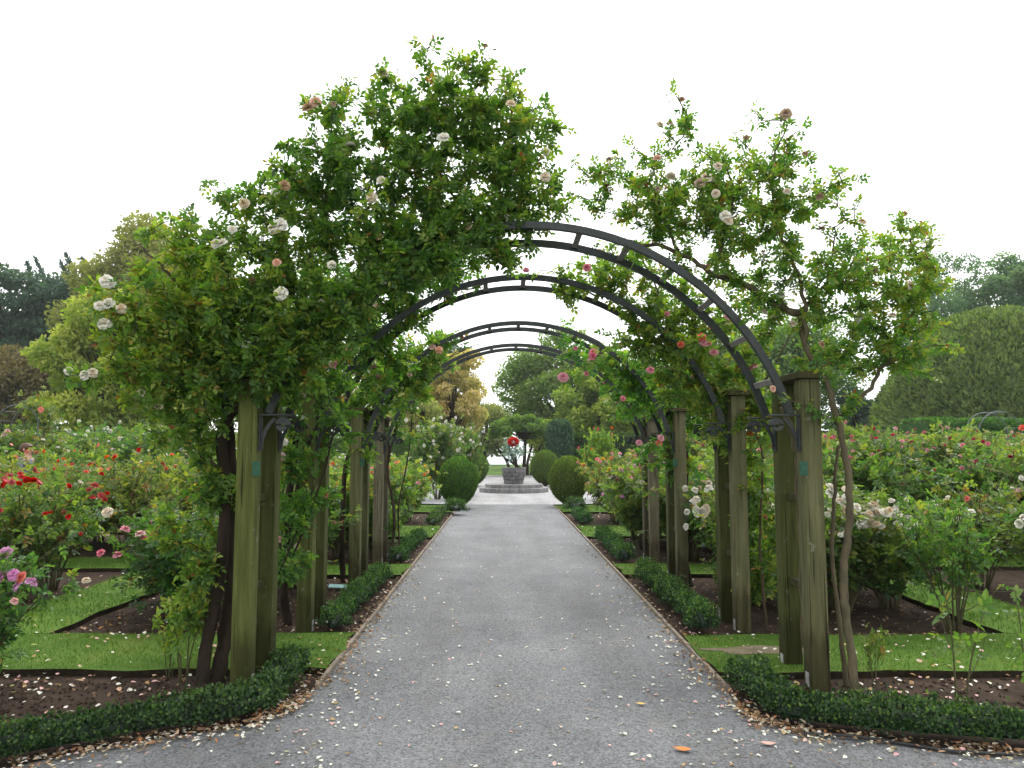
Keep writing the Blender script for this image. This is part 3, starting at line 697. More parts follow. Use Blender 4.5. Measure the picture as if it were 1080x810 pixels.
# --- second arch
b2 = np.array([-2.05, 6.9, 0.0])
climber(b2, [([b2 - [0, 0, .05], (-2.1, 6.9, .5), (-2.05, 6.85, 1.2), (-1.95, 6.8, 1.8), hoop(1, 155, 6.8, .06)], .04, .026), ([(-2.25, 6.7, -.05), (-2.0, 6.6, .7), (-1.85, 6.55, 1.5), hoop(1, 152, 6.65, .06)], .022, .014),
     ([(-2.02, 6.15, -.05), (-1.90, 6.3, .55), (-1.72, 6.45, 1.15), (-1.62, 6.5, 1.55), hoop(1, 150, 6.5, .0)], .011, .006), ([(-2.1, 6.25, -.05), (-2.08, 6.3, .7), (-1.95, 6.35, 1.3), (-1.98, 6.5, 1.9)], .010, .006),
     ([(-1.95, 6.05, -.05), (-1.97, 6.1, .4), (-1.85, 6.25, .8), (-1.7, 6.4, 1.3)], .008, .005), ([(-2.2, 6.45, -.05), (-2.25, 6.4, .6), (-2.2, 6.4, 1.2), (-2.05, 6.5, 1.8)], .009, .005)],
    [([hoop(1, 155, 6.8), hoop(1, 138, 6.8), hoop(1, 120, 6.8), hoop(1, 100, 6.8)], .022, .006), ([(-1.95, 6.8, 1.8), (-2.4, 6.9, 2.4), (-2.6, 6.9, 2.9)], .018, .005), ([hoop(1, 138), P_(380, 270, 6.8), P_(400, 230, 6.8)], .012, .004)],
    [(380, 330, 50, 6.8, .45, 80, -.08), (420, 285, 40, 6.8, .4, 55, -.05), (335, 370, 50, 6.8, .4, 70, -.12), (300, 420, 50, 6.9, .4, 50, -.05), (470, 290, 34, 6.8, .3, 36, -.05), (400, 380, 36, 6.9, .4, 40, .0), (330, 300, 60, 6.9, .4, 60, -.08), (345, 450, 34, 6.8, .3, 24, .0), (430, 330, 26, 6.9, .3, 22, .05), (312, 480, 26, 6.4, .3, 26, -.05), (305, 540, 24, 6.3, .3, 20, -.05), (308, 600, 22, 6.3, .25, 14, -.1), (345, 520, 16, 6.7, .2, 8, 0)],
    'dense pink climbing rose on the left of the second arch, behind the white one',
    [('pink', 10, .06), ('peach', 6, .06)], leaflet=.048, extra_blooms=[(352, 385, 6.3, 'pink', .08), (362, 369, 6.3, 'peach', .09), (370, 366, 6.3, 'peach', .08), (318, 416, 6.3, 'blush', .08), (300, 466, 6.2, 'white', .08), (297, 482, 6.2, 'blush', .07)], trunk_mat=M_bark_dk)
b3 = np.array([2.02, 6.95, 0.0])
climber(b3, [([b3 - [0, 0, .05], (2.06, 6.9, .5), (2.0, 6.9, 1.2), (2.05, 6.85, 1.8), hoop(1, 26, 6.8, .1)], .028, .018), ([(2.15, 6.6, -.05), (2.1, 6.55, .8), (2.12, 6.5, 1.5), (2.0, 6.6, 2.0)], .012, .006)],
    [([hoop(1, 26, 6.8), hoop(1, 45, 6.8), hoop(1, 62, 6.8), hoop(1, 80, 6.8)], .022, .006), ([(2.05, 6.85, 1.8), (2.4, 6.8, 2.4), (2.6, 6.8, 2.8)], .014, .005), ([hoop(1, 45), P_(690, 300, 6.8), P_(670, 260, 6.8)], .012, .004), ([hoop(1, 40), P_(740, 330, 6.8), P_(760, 290, 6.8)], .012, .004)],
    [(655, 290, 42, 6.8, .4, 48, .12), (700, 320, 44, 6.8, .4, 55, .12), (745, 360, 46, 6.8, .4, 55, .08), (720, 400, 36, 6.8, .35, 36, .1), (780, 400, 44, 6.8, .35, 44, .15), (610, 300, 34, 6.8, .3, 22, .08), (790, 330, 44, 6.8, .4, 26, .1), (660, 350, 30, 6.85, .3, 22, .08), (780, 450, 40, 6.75, .3, 26, .1), (760, 430, 40, 6.75, .3, 34, .1), (820, 440, 40, 6.75, .3, 26, .08), (700, 360, 40, 6.8, .4, 34, .1), (792, 500, 26, 6.7, .2, 20, .08), (795, 540, 26, 6.7, .25, 30, .05), (805, 590, 24, 6.7, .25, 22, .05), (800, 620, 22, 6.7, .2, 16, .05)],
    'pink climbing rose hanging in loose sprays on the right of the second arch',
    [('pink', 12, .055), ('salmon', 5, .05)], leaflet=.046, extra_blooms=[(619, 282, 6.4, 'pink', .08), (740, 355, 6.3, 'salmon', .08), (742, 362, 6.3, 'pink', .08), (748, 363, 6.3, 'pink', .06), (718, 363, 6.4, 'salmon', .06), (753, 372, 6.3, 'pink', .07), (768, 334, 6.4, 'pink', .07), (686, 390, 6.3, 'pink', .07), (625, 375, 6.4, 'pink', .08), (594, 398, 6.4, 'pink', .09), (555, 285, 6.5, 'pink', .06)])
# --- third arch
b4 = np.array([-2.02, 9.1, 0.0])
climber(b4, [([b4 - [0, 0, .05], (-2.05, 9.1, .6), (-1.98, 9.05, 1.5), hoop(2, 155, 9.0, .06)], .035, .02)],
    [([hoop(2, 155, 9.0), hoop(2, 140, 9.0), hoop(2, 125, 9.0), hoop(2, 115, 9.0)], .018, .005), ([hoop(2, 140, 9.), P_(400, 370, 9.0), P_(395, 340, 9.0)], .012, .004)],
    [(432, 385, 26, 9.0, .4, 46, .08), (405, 400, 30, 9.0, .4, 46, .02), (385, 430, 32, 9.0, .4, 36, .0), (455, 372, 18, 9.0, .3, 16, .05), (400, 350, 30, 9.0, .4, 34, .0), (375, 470, 24, 9.0, .3, 18, .05), (440, 410, 24, 9.0, .3, 26, .1), (365, 430, 26, 9, .3, 20, .02), (470, 360, 18, 9.0, .3, 12, .1)],
    'climbing rose with peach blooms on the left post of the third arch',
    [('peach', 6, .07)], leaflet=.055, nleaf=5, extra_blooms=[(463, 369, 8.7, 'peach', .1), (456, 366, 8.7, 'blush', .09), (432, 395, 8.7, 'blush', .07)], trunk_mat=M_bark_dk)
b5 = np.array([2.0, 9.15, 0.0])
climber(b5, [([b5 + [0.02, -.35, -.05], (1.98, 8.95, .35), (2.02, 9.0, .9), (2.05, 9.0, 1.6), hoop(2, 26, 9.0, .08)], .07, .024)],
    [([hoop(2, 26, 9.0), hoop(2, 42, 9.0), hoop(2, 58, 9.0), hoop(2, 72, 9.)], .02, .006), ([hoop(2, 42, 9.), P_(690, 380, 9.0), P_(680, 350, 9.0)], .012, .004)],
    [(640, 380, 26, 9.0, .35, 22, .15), (675, 395, 30, 9.0, .35, 36, .12), (705, 420, 34, 9.0, .35, 40, .1), (720, 380, 32, 9.0, .35, 30, .12), (735, 450, 30, 9.0, .35, 30, .1), (600, 365, 24, 9.0, .3, 12, .1), (690, 475, 22, 9.0, .3, 14, .1), (665, 415, 26, 9.0, .3, 26, .12), (745, 415, 34, 9.0, .3, 30, .1), (720, 500, 20, 9, .25, 16, .1), (655, 385, 24, 9.0, .3, 18, .14)],
    'climbing rose with dark knotted trunk on the right of the third arch',
    [('pink', 6, .065)], leaflet=.055, nleaf=5, extra_blooms=[(626, 372, 8.6, 'pink', .1), (623, 380, 8.6, 'pink', .08), (657, 420, 8.6, 'pink', .08), (697, 462, 8.5, 'pink', .1), (695, 467, 8.5, 'salmon', .09)], trunk_mat=M_bark_dk)
# --- fourth arch: two thin ones
b6 = np.array([-1.7, 10.6, 0.0])
climber(b6, [([b6 - [0, 0, .05], (-1.62, 10.5, .6), (-1.72, 10.45, 1.3), (-1.62, 10.5, 1.8), hoop(3, 145, 10.5, .03)], .022, .014), ([(-1.55, 10.75, -.05), (-1.6, 10.7, .7), (-1.45, 10.6, 1.5), hoop(3, 140, 10.6, .0), hoop(3, 128, 10.62), hoop(3, 112, 10.6)], .013, .006)],
    [([hoop(3, 145, 10.5), hoop(3, 132, 10.5), hoop(3, 118, 10.5), hoop(3, 104, 10.5)], .014, .005)],
    [(440, 410, 16, 10.5, .3, 10, .1), (410, 440, 18, 10.5, .3, 12, .05), (470, 380, 14, 10.5, .2, 7, .1), (425, 425, 18, 10.5, .3, 14, .1), (445, 455, 14, 10.5, .3, 8, .1)],
    'thin nearly leafless climbing rose twisted round the left hoop of the farthest arch', [('peach', 2, .07)], leaflet=.05, nleaf=4)
b7 = np.array([2.05, 10.7, 0.0])
climber(b7, [([b7 - [0, 0, .05], (2.0, 10.6, .7), (1.98, 10.6, 1.5), hoop(3, 30, 10.55, .06)], .024, .014)],
    [([hoop(3, 30, 10.5), hoop(3, 48, 10.5), hoop(3, 62, 10.5)], .013, .005)],
    [(690, 440, 22, 10.5, .3, 14, .12), (660, 430, 20, 10.5, .3, 12, .12), (620, 385, 18, 10.5, .3, 8, .12), (700, 490, 22, 10.5, .3, 14, .12), (675, 415, 22, 10.5, .3, 16, .12), (640, 400, 16, 10.5, .3, 8, .12)],
    'thin climbing rose with a few pink blooms on the right of the farthest arch', [('pink', 4, .07)], leaflet=.05, nleaf=5, extra_blooms=[(674, 467, 10.2, 'pink', .11), (677, 475, 10.2, 'blush', .08)])

# ------------------------------------------------------------------ rose bushes
def bush_proto(seed, h=1.0, wd=1.0, canes=7, shoots=6, nl=8, bare=.3, leaflet=.042, tone=(.42, .2)):
    """unit bush: stems mesh, foliage mesh, bloom spots"""
    r = np.random.default_rng(seed); st = MB(); lf = MB(); Bs, Ds, Us, Ts, spots = [], [], [], [], []
    for c in range(canes):
        a = c * 2.4 + r.uniform(-.4, .4); q = math.sqrt((c + .5) / canes)
        e = np.array([math.cos(a) * q * wd * .42, math.sin(a) * q * wd * .42, h * (.98 - .3 * q * q) * r.uniform(.82, 1.05)])
        s0 = np.array([math.cos(a) * .05, math.sin(a) * .05, -.03])
        P = bez(s0, np.array([e[0] * .35, e[1] * .35, e[2] * .6]) + r.normal(size=3) * .04, e, 9)
        st.tube(P, np.linspace(.011, .004, 9), 5); paths = [P[4:]]
        for k in range(shoots):
            t = r.uniform(.3, .9); b = P[int(t * 8)]
            dv = np.array([r.normal() * .17 * wd, r.normal() * .17 * wd, r.uniform(.08, .42) * h])
            e2 = b + dv; e2[2] = min(e2[2], h * r.uniform(.92, 1.08))
            Q = bez(b, b + dv * np.array([.6, .6, .35]), e2, 6); st.tube(Q, np.linspace(.005, .002, 6), 4, caps=False); paths.append(Q)
            spots.append(Q[-1])
        spots.append(P[-1])
        for Q in paths:
            n = nl + r.integers(-2, 3); t = r.uniform(.1, 1, n) * (len(Q) - 1); i0 = np.minimum(t.astype(int), len(Q) - 2); f = (t - i0)[:, None]
            b = Q[i0] * (1 - f) + Q[i0 + 1] * f
            keep = b[:, 2] > bare * h * r.uniform(.6, 1.2, n)
            b = b[keep]; n = len(b)
            out = b * np.array([1, 1, 0]); d = unit(r.normal(size=(n, 3))) + unit(out + 1e-6) * .5
            Bs.append(b); Ds.append(d); Us.append(np.array([0, 0, 1.0]) + r.normal(size=(n, 3)) * .5)
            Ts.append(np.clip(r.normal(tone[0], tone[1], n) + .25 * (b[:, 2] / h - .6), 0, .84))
    B = np.concatenate(Bs); Tn = np.concatenate(Ts); odd = r.uniform(0, 1, len(Tn)) < .022; Tn[odd] = r.uniform(.85, 1, odd.sum())
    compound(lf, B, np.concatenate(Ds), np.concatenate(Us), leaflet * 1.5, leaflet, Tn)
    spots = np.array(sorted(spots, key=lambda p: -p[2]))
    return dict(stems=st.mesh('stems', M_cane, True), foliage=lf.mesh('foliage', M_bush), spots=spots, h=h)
PROTO = {
    'full': [bush_proto(s, 1.0, 1.25, 12, 8, 11, .18, .046) for s in (1, 2, 3)],
    'leggy': [bush_proto(s, 1.0, 1.2, 9, 7, 9, .42, .046) for s in (4, 5)],
    'dark': [bush_proto(6, 1.0, 1.1, 15, 10, 11, .08, .042, (.26, .16))],
    'tall': [bush_proto(s, 1.6, 1.7, 18, 10, 11, .12, .058) for s in (7, 8)],
    'sapling': [bush_proto(s, 1.0, .7, 2, 2, 3, .35, .085, (.5, .15)) for s in (11, 12)],
    'sparse': [bush_proto(s, 1.0, .8, 4, 3, 5, .3, .075, (.55, .15)) for s in (9, 10)]}

def place_bush(x, y, kind, cols, nbl, h, label, bsize=.07, tint=(1, 1, 1), rz=None, wide=1.0, name='rose_bush', group='rose bushes in the beds', spread=.75):
    p = PROTO[kind][rng.integers(len(PROTO[kind]))]; s = h / p['h']
    root = empty(name, (x, y, 0), rng.uniform(0, 6.28) if rz is None else rz, label, 'rose bush', group)
    root.scale = (s * wide, s * wide, s)
    a = link('stems', p['stems'], root)
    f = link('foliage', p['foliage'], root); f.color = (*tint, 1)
    n = len(p['spots']); m = int(n * spread) if n * spread >= nbl else n
    if nbl:
        for j in rng.choice(m, min(nbl, m), replace=False):
            q = p['spots'][j]; col = cols[rng.integers(len(cols))]
            k = 1 if rng.uniform() > .3 else 2
            add_bloom(root, q + np.array([0, 0, .015]), col, bsize / s)
    return root

ORD = ['first', 'second', 'third', 'fourth', 'fifth', 'sixth', 'seventh', 'eighth', 'ninth', 'tenth', 'eleventh', 'twelfth']
XS = [2.45, 3.4, 5.25, 6.2, 7.2, 8.9, 10.1, 11.3, 12.6, 13.9]
YS = [7.5, 8.6, 11.0, 12.3, 13.3, 16.0, 17.4, 19.2]
XMAX = [5.6, 6.6, 8.0, 9.0, 10.2, 11.9, 12.9, 14.2]
def lookup(side, ri, ci):
    """bloom colours, count, height, kind, tint by place"""
    if side < 0:
        if ci < 2:
            return [(['blush', 'pink'], 4, 1.0, 'dark', (.9, .95, .9)), (['pink', 'blush'], 5, .95, 'full', (1, 1, 1)), (['orange', 'salmon'], 8, 1.4, 'full', (1.1, 1.05, .9)), (['orange', 'pink'], 9, 1.35, 'full', (1.1, 1.1, 1)),
                    (['orange', 'yellow'], 7, 1.3, 'full', (1, 1.1, .9)), (['salmon', 'pink'], 8, 1.45, 'full', (1.1, 1, .9)), (['white'], 10, 1.5, 'full', (1, 1, 1)), (['blush'], 6, 1.4, 'full', (1, 1, 1))][ri]
        if ci < 5:
            return [(['scarlet'], 5, 1.15, 'leggy', (.95, 1, .95)), (['scarlet', 'scarlet', 'cream'], 8, 1.3, 'leggy', (1, 1, .95)), (['scarlet', 'salmon'], 8, 1.35, 'leggy', (1, .95, .9)), (['salmon', 'orange'], 9, 1.4, 'full', (1.25, 1.05, .8)),
                    (['orange', 'white'], 8, 1.4, 'full', (1.3, 1.05, .75)), (['white', 'blush'], 11, 1.5, 'full', (1.1, 1.1, .9)), (['white'], 12, 1.7, 'full', (1, 1.05, .95)), (['white'], 14, 1.9, 'tall', (.95, 1.05, 1))][ri]
        return [None, None, (['scarlet'], 9, 1.35, 'full', (1, .95, .85)), (['salmon', 'scarlet'], 9, 1.4, 'full', (1.2, 1, .8)), (['salmon', 'orange'], 8, 1.45, 'full', (1.2, 1, .8)), (['white', 'salmon'], 10, 1.6, 'full', (1.1, 1.1, .9)), (['white'], 12, 1.9, 'tall', (.95, 1.05, 1)), (['white'], 14, 2.0, 'tall', (.95, 1.05, 1))][ri]
    if ci < 2:
        return [(['white'], 7, 1.05, 'full', (.95, 1, .95)), (['white', 'cream'], 16, 1.25, 'full', (.95, 1, .95)), (['pink', 'peach'], 11, 1.45, 'full', (1.05, 1, .95)), (['pink', 'lilac pink', 'yellow'], 14, 1.45, 'full', (1.1, 1.05, .9)),
                (['pink', 'salmon', 'peach'], 12, 1.4, 'full', (1.1, 1, .9)), (['salmon', 'blush'], 12, 1.4, 'full', (1.1, 1, .9)), (['blush', 'white'], 10, 1.35, 'full', (1, 1, 1)), (['peach'], 8, 1.3, 'full', (1, 1, 1))][ri]
    if ci < 5:
        return [(['peach'], 3, 1.15, 'leggy', (1.05, 1, .9)), (['blush', 'white'], 5, 1.2, 'leggy', (1.15, 1, .85)), (['rose red', 'pink'], 12, 1.65, 'full', (1, 1.02, .95)), (['rose red', 'crimson', 'pink'], 16, 1.9, 'tall', (.85, .98, .9)),
                (['salmon', 'rose red'], 10, 1.6, 'full', (1.1, 1, .9)), (['rose red', 'crimson'], 14, 1.9, 'tall', (.9, 1, .9)), (['rose red', 'salmon'], 12, 1.85, 'full', (1.1, 1, .9)), (['salmon'], 12, 2.0, 'tall', (1, 1, 1))][ri]
    return [None, None, (['blush', 'rose red'], 7, 1.4, 'full', (1.15, .98, .85)), (['crimson', 'yellow'], 7, 1.55, 'full', (1.15, 1, .85)), (['rose red', 'yellow'], 9, 1.6, 'full', (1.1, 1, .9)), (['rose red', 'blush'], 10, 1.75, 'full', (1.05, 1, .9)), (['blush', 'peach'], 9, 1.8, 'full', (1, 1, .9)), (['rose red'], 10, 1.9, 'tall', (.95, 1, .95))][ri]
LOOK = {'full': 'leafy', 'leggy': 'leggy', 'dark': 'dense dark', 'tall': 'tall', 'sparse': 'sparse', 'sapling': 'young'}
for side in (-1, 1):
    for ri, y in enumerate(YS):
        for ci, x in enumerate(XS):
            if x > XMAX[ri]: continue
            if ci == 0 and ri == 7: continue
            L = lookup(side, ri, ci)
            if L is None: continue
            cols, nb, h, kind, tint = L
            if kind == 'dark' and ci == 0: kind = 'full'
            lab = '%s rose bush with %s blooms, %s beds, %s row back, %s in its row' % (LOOK[kind], cols[0], 'left' if side < 0 else 'right', ORD[ri], ORD[ci])
            nb = int(nb * (2.4 if side > 0 and ci < 2 and ri > 1 else 2.0)); xx = x + (.45 if ci == 0 and ri > 4 else 0) + rng.normal() * .12 + (.12 if side > 0 else 0); yy = y + rng.normal() * .15
            tj = tuple(np.array(tint) * rng.uniform(.85, 1.15))
            place_bush(side * xx, yy, kind, cols, nb, h * rng.uniform(.9, 1.08), lab, tint=tj, wide=rng.uniform(.95, 1.15))

# bushes close to the camera
x, y, _ = ground(-18, 716)
pk = place_bush(-3.55, 4.95, 'full', ['lilac pink'], 0, .98, 'lilac pink rose bush at the left edge of the near bed', tint=(.85, .95, .9), wide=.9)
def bloom_at(root, px, py, Y, col, sz):
    q = root.matrix_basis.inverted() @ Vector(at(px, py, Y))
    s = root.scale[2]; o = add_bloom(root, q, col, sz * .88 / s, None)
    return o
for (px, py, c, sz) in ((6, 584, 'lilac pink', .10), (14, 606, 'lilac pink', .10), (3, 608, 'lilac pink', .10), (23, 609, 'salmon', .08), (18, 618, 'lilac pink', .08), (33, 614, 'lilac pink', .10), (15, 634, 'blush', .06)):
    bloom_at(pk, px, py, 4.75, c, sz)
db = place_bush(-3.0, 7.0, 'dark', ['pink'], 0, 1.02, 'dense dark rose bush with pale pink blooms behind the near grass strip', tint=(.75, .9, .75), wide=1.05)
for (px, py, c, sz) in ((132, 558, 'pink', .09), (148, 563, 'blush', .1), (152, 568, 'pink', .07), (106, 583, 'pink', .09), (124, 585, 'pink', .09), (212, 547, 'salmon', .06), (113, 540, 'cream', .1), (91, 612, 'cream', .09)):
    bloom_at(db, px, py, 6.6, c, sz)
g = ground(193, 722); place_bush(g[0], g[1], 'sparse', ['white'], 1, .78, 'young rose plant with yellow-green leaves beside the dark trunk of the white climber', tint=(1.5, 1.35, .9), wide=.7)
g = ground(175, 716); place_bush(g[0], g[1] + .05, 'sparse', ['white'], 0, .62, 'small flowerless rose shoot in the near left bed', tint=(1.3, 1.2, .8), wide=.6)
g = ground(1012, 742); place_bush(g[0], g[1], 'sapling', ['peach'], 0, .74, 'thin young rose with round leaves behind the right box hedge', tint=(1.05, 1.0, .8), wide=.85)
g = ground(1085, 738); place_bush(g[0], g[1], 'sapling', ['peach'], 0, .66, 'thin young rose at the right edge of the near bed', tint=(.95, .95, .9), wide=.8)
g = ground(922, 722); place_bush(g[0], g[1], 'sparse', ['white'], 0, .42, 'bare twiggy rose shoot beside the slender climber stem', tint=(.9, .9, .8), wide=.6)
wb = place_bush(3.15, 7.35, 'full', ['white'], 0, 1.2, 'rose bush crowded with white blooms just beyond the right near posts', tint=(.95, 1, .9), wide=1.1)
for (px, py, sz) in ((876, 515, .12), (886, 530, .1), (894, 538, .1), (903, 535, .11), (912, 540, .11), (919, 534, .12), (926, 541, .11), (934, 541, .11), (941, 543, .1), (949, 545, .09), (914, 549, .1), (890, 563, .07), (908, 551, .1), (957, 556, .08), (922, 532, .09), (880, 522, .08)):
    bloom_at(wb, px, py, 6.62 + rng.uniform(0, .25), 'white' if rng.uniform() < .8 else 'cream', sz * .95)
    for q in range(2): bloom_at(wb, px + rng.normal() * 9, py + rng.normal() * 7, 6.62 + rng.uniform(0, .25), 'white' if rng.uniform() < .7 else 'cream', sz * rng.uniform(.55, .9))
w2 = place_bush(2.42, 7.7, 'full', ['white'], 0, 1.2, 'white rose bush seen between the second and third arch posts', tint=(.95, 1, .9), wide=.8)
for (px, py, sz) in ((735, 537, .13), (741, 530, .13), (729, 524, .12), (746, 520, .12), (738, 545, .13), (733, 550, .11), (743, 542, .12), (748, 535, .12), (727, 543, .1), (740, 516, .1), (806, 523, .08), (815, 518, .09), (822, 536, .08)):
    bloom_at(w2, px + rng.normal() * 4, py + rng.normal() * 4, 7.25 + rng.uniform(0, .3), 'white' if rng.uniform() < .75 else 'cream', sz * rng.uniform(.8, 1.2))
sp = place_bush(3.75, 6.55, 'leggy', ['peach'], 2, 1.12, 'open rose bush with rounded green leaves by the right grass path', tint=(1.0, 1.1, .9), wide=.8)
for (px, py, c, sz) in ((1075, 552, 'white', .12), (1079, 546, 'white', .1), (1008, 612, 'blush', .09), (1014, 614, 'blush', .08), (1020, 526, 'salmon', .07), (1079, 452, 'salmon', .11)):
    bloom_at(sp, px, py, 6.6, c, sz)

# ------------------------------------------------------------------ box hedges
def box_hedge(poly, wd, h, label, dens=9000, leaf=.020, name='box_hedge', mat=None, tips=.12, group='low clipped hedges'):
    P = smooth_path(np.asarray(poly, float), max(8, len(poly) * 5)); base = P[0].copy()
    mb = MB(); seg = np.linalg.norm(np.diff(P, axis=0), axis=1); cum = np.concatenate([[0], np.cumsum(seg)]); Lh = cum[-1]
    T = unit(np.gradient(P, axis=0)); Nn = np.stack([-T[:, 1], T[:, 0], 0 * T[:, 0]], 1)
    # inner twiggy mass
    a = np.linspace(-.15 * np.pi, 1.15 * np.pi, 9); prof = np.stack([np.cos(a) * wd * .31, np.clip(np.sin(a), -.3, 1) * h * .38 + h * .36], 1)
    V = (P[:, None] + Nn[:, None] * prof[None, :, :1] + np.array([0, 0, 1.0]) * prof[None, :, 1:]) - base
    n, k = len(P), len(prof)
    ef = np.clip(np.minimum(cum, Lh - cum) / (.6 * wd), 0, 1); ef = .35 + .65 * np.sqrt(ef)
    ctr = P - base + np.array([0, 0, h * .35]); V = ctr[:, None] + (V - ctr[:, None]) * ef[:, None, None]
    f = [(i * k + j, i * k + j + 1, (i + 1) * k + j + 1, (i + 1) * k + j) for i in range(n - 1) for j in range(k - 1)]
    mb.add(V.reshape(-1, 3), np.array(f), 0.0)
    for e in (0, n - 1): mb.add(V[e], [list(range(k))], 0.0)
    m = int(Lh * (wd + 2 * h) * dens)
    t = rng.uniform(0, Lh, m); x = np.interp(t, cum, P[:, 0]); y = np.interp(t, cum, P[:, 1])
    nx = np.interp(t, cum, Nn[:, 0]); ny = np.interp(t, cum, Nn[:, 1])
    aa = rng.uniform(-.22, np.pi + .22, m); lump = 1 + .2 * np.sin(t * 13 + 2.1 * np.sin(aa * 3)) + .10 * np.sin(t * 37 + aa * 5) + .16 * np.sin(t * 5.3 + 1) + np.where(rng.uniform(0, 1, m) < .06, rng.uniform(0, .45, m), 0)
    end = np.minimum(t, Lh - t); lump *= np.clip(.55 + end / (.3 * wd + 1e-6), .55, 1)
    rr = lump * rng.uniform(.5, 1.08, m) ** .8
    sq = 1 / np.maximum(np.abs(np.cos(aa)), np.abs(np.sin(aa))) ** .55
    u = np.cos(aa) * wd * .5 * rr * sq; v = h * .42 + np.sin(aa) * h * .56 * rr * np.minimum(sq, 1.25)
    Q = np.stack([x + nx * u, y + ny * u, np.clip(v, .01, None)], 1) - base
    nor = np.stack([nx * np.cos(aa), ny * np.cos(aa), np.sin(aa)], 1)
    D = nor * .5 + rdir(m) * .8 + np.array([0, 0, .5]); U = nor + rdir(m) * .6
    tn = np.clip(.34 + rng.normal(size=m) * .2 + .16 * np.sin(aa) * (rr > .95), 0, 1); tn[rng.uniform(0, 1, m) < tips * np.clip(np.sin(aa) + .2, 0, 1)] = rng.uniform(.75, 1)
    l = rng.uniform(.7, 1.2, m) * leaf
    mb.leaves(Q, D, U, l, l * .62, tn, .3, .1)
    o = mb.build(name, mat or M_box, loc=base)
    tag(o, label, 'hedge', group); return o
def gp(px, py, dx=0, dy=.14): q = ground(px, py); return np.array([q[0] + dx, q[1] + dy, 0])
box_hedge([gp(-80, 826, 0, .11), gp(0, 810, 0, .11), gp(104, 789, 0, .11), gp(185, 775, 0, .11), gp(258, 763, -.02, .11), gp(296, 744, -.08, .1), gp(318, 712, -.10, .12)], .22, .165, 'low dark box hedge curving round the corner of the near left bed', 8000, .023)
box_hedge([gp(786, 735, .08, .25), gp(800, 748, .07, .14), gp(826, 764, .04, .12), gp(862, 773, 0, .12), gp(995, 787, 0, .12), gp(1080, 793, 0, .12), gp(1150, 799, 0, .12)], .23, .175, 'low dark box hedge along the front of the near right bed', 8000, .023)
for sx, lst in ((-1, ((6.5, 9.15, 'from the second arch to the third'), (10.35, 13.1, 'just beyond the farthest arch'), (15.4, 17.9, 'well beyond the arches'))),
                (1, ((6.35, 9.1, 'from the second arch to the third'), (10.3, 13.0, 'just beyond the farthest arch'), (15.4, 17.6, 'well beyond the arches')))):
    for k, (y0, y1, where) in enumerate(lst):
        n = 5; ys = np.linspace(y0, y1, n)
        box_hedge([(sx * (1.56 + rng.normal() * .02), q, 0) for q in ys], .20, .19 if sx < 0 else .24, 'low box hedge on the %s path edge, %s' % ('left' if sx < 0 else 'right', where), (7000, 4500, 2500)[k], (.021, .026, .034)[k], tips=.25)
for (px, py, l) in ((480, 543, 'small round box tuft at the foot of the left topiary'), (607, 541, 'small round box tuft at the foot of the right topiary')):
    q = ground(px, py); box_hedge([(q[0], q[1] - .25, 0), (q[0], q[1], 0), (q[0], q[1] + .25, 0)], .45, .34, l, 2200, .04, tips=.3)

# ------------------------------------------------------------------ litter
def scatter(name, P, size, tone, mat, label, cat, flat=.25, asp=.7):
    n = len(P); mb = MB(); a = rng.uniform(0, 6.283, n)
    D = np.stack([np.cos(a), np.sin(a), rng.normal(size=n) * flat], 1); U = np.array([0, 0, 1.0]) + rng.normal(size=(n, 3)) * flat
    mb.leaves(P, D, U, size, size * asp, tone, rng.uniform(.2, .5), .05)
    return tag(mb.build(name, mat), label, cat, kind='stuff')
# petals on the path, thicker near the edges and under the roses
n = 620; y = 3.6 + rng.exponential(3.4, n); x = np.where(rng.uniform(0, 1, n) < .45, rng.uniform(-PW, PW, n), np.sign(rng.normal(size=n) - .15) * (PW - np.abs(rng.normal(size=n)) * .28))
k = y < 19; x, y = x[k], y[k]
wide = (y < 4.4) & (rng.uniform(0, 1, len(y)) < .4); x[wide] = rng.uniform(-2.4, 2.4, wide.sum())
cx = rng.choice(len(x), 60); x = np.concatenate([x, x[cx] + rng.normal(size=60) * .05]); y = np.concatenate([y, y[cx] + rng.normal(size=60) * .04])
P = np.stack([x, y, np.full(len(x), .006)], 1)
ex = []
for k in range(420):
    E_ = left_edge if rng.uniform() < .6 else right_edge; t = rng.uniform(0, 5); i = int(t); q = E_[i] * (1 - (t - i)) + E_[min(i + 1, 5)] * (t - i)
    ex.append(q + np.array([rng.normal() * .05, -abs(rng.normal()) * .14 + .05, .016]))
P = np.concatenate([P, np.array(ex)])
scatter('fallen_petals', P, rng.uniform(.016, .034, len(P)), np.where(rng.uniform(0, 1, len(P)) < .74, rng.uniform(0, .55, len(P)), rng.uniform(.58, 1, len(P))), M_petal, 'white and pink rose petals scattered over the grey gravel path', 'petals', .2, .75)
# petals on soil and grass
n = 5600; yy = np.concatenate([rng.uniform(4.3, 6.5, 2600), rng.uniform(6.4, 19, 3000)]); xx = rng.uniform(1.4, 5.2, n) * np.where(rng.uniform(0, 1, n) < .58, -1, 1)
keep = np.ones(n, bool)
on_lawn = np.zeros(n, bool)
for (x0, y0, x1, y1) in LAWNS: on_lawn |= (xx > x0) & (xx < x1) & (yy > y0) & (yy < y1)
fr = (yy < 4.95 - .62 * (np.abs(xx) - 1.45)); keep &= ~fr
keep &= ~(on_lawn & (rng.uniform(0, 1, n) < .6))
cl = np.sin(xx * 3.1 + 1.7 * np.sin(yy * 2.3)) * np.sin(yy * 3.7 + 1.1 * np.sin(xx * 2.9)) + .5 * np.sin(xx * 7.9 + yy * 5.3)
keep &= rng.uniform(-.9, 1.1, n) < cl + .25
P = np.stack([xx, yy, np.where(on_lawn, .058, .004)], 1)[keep]
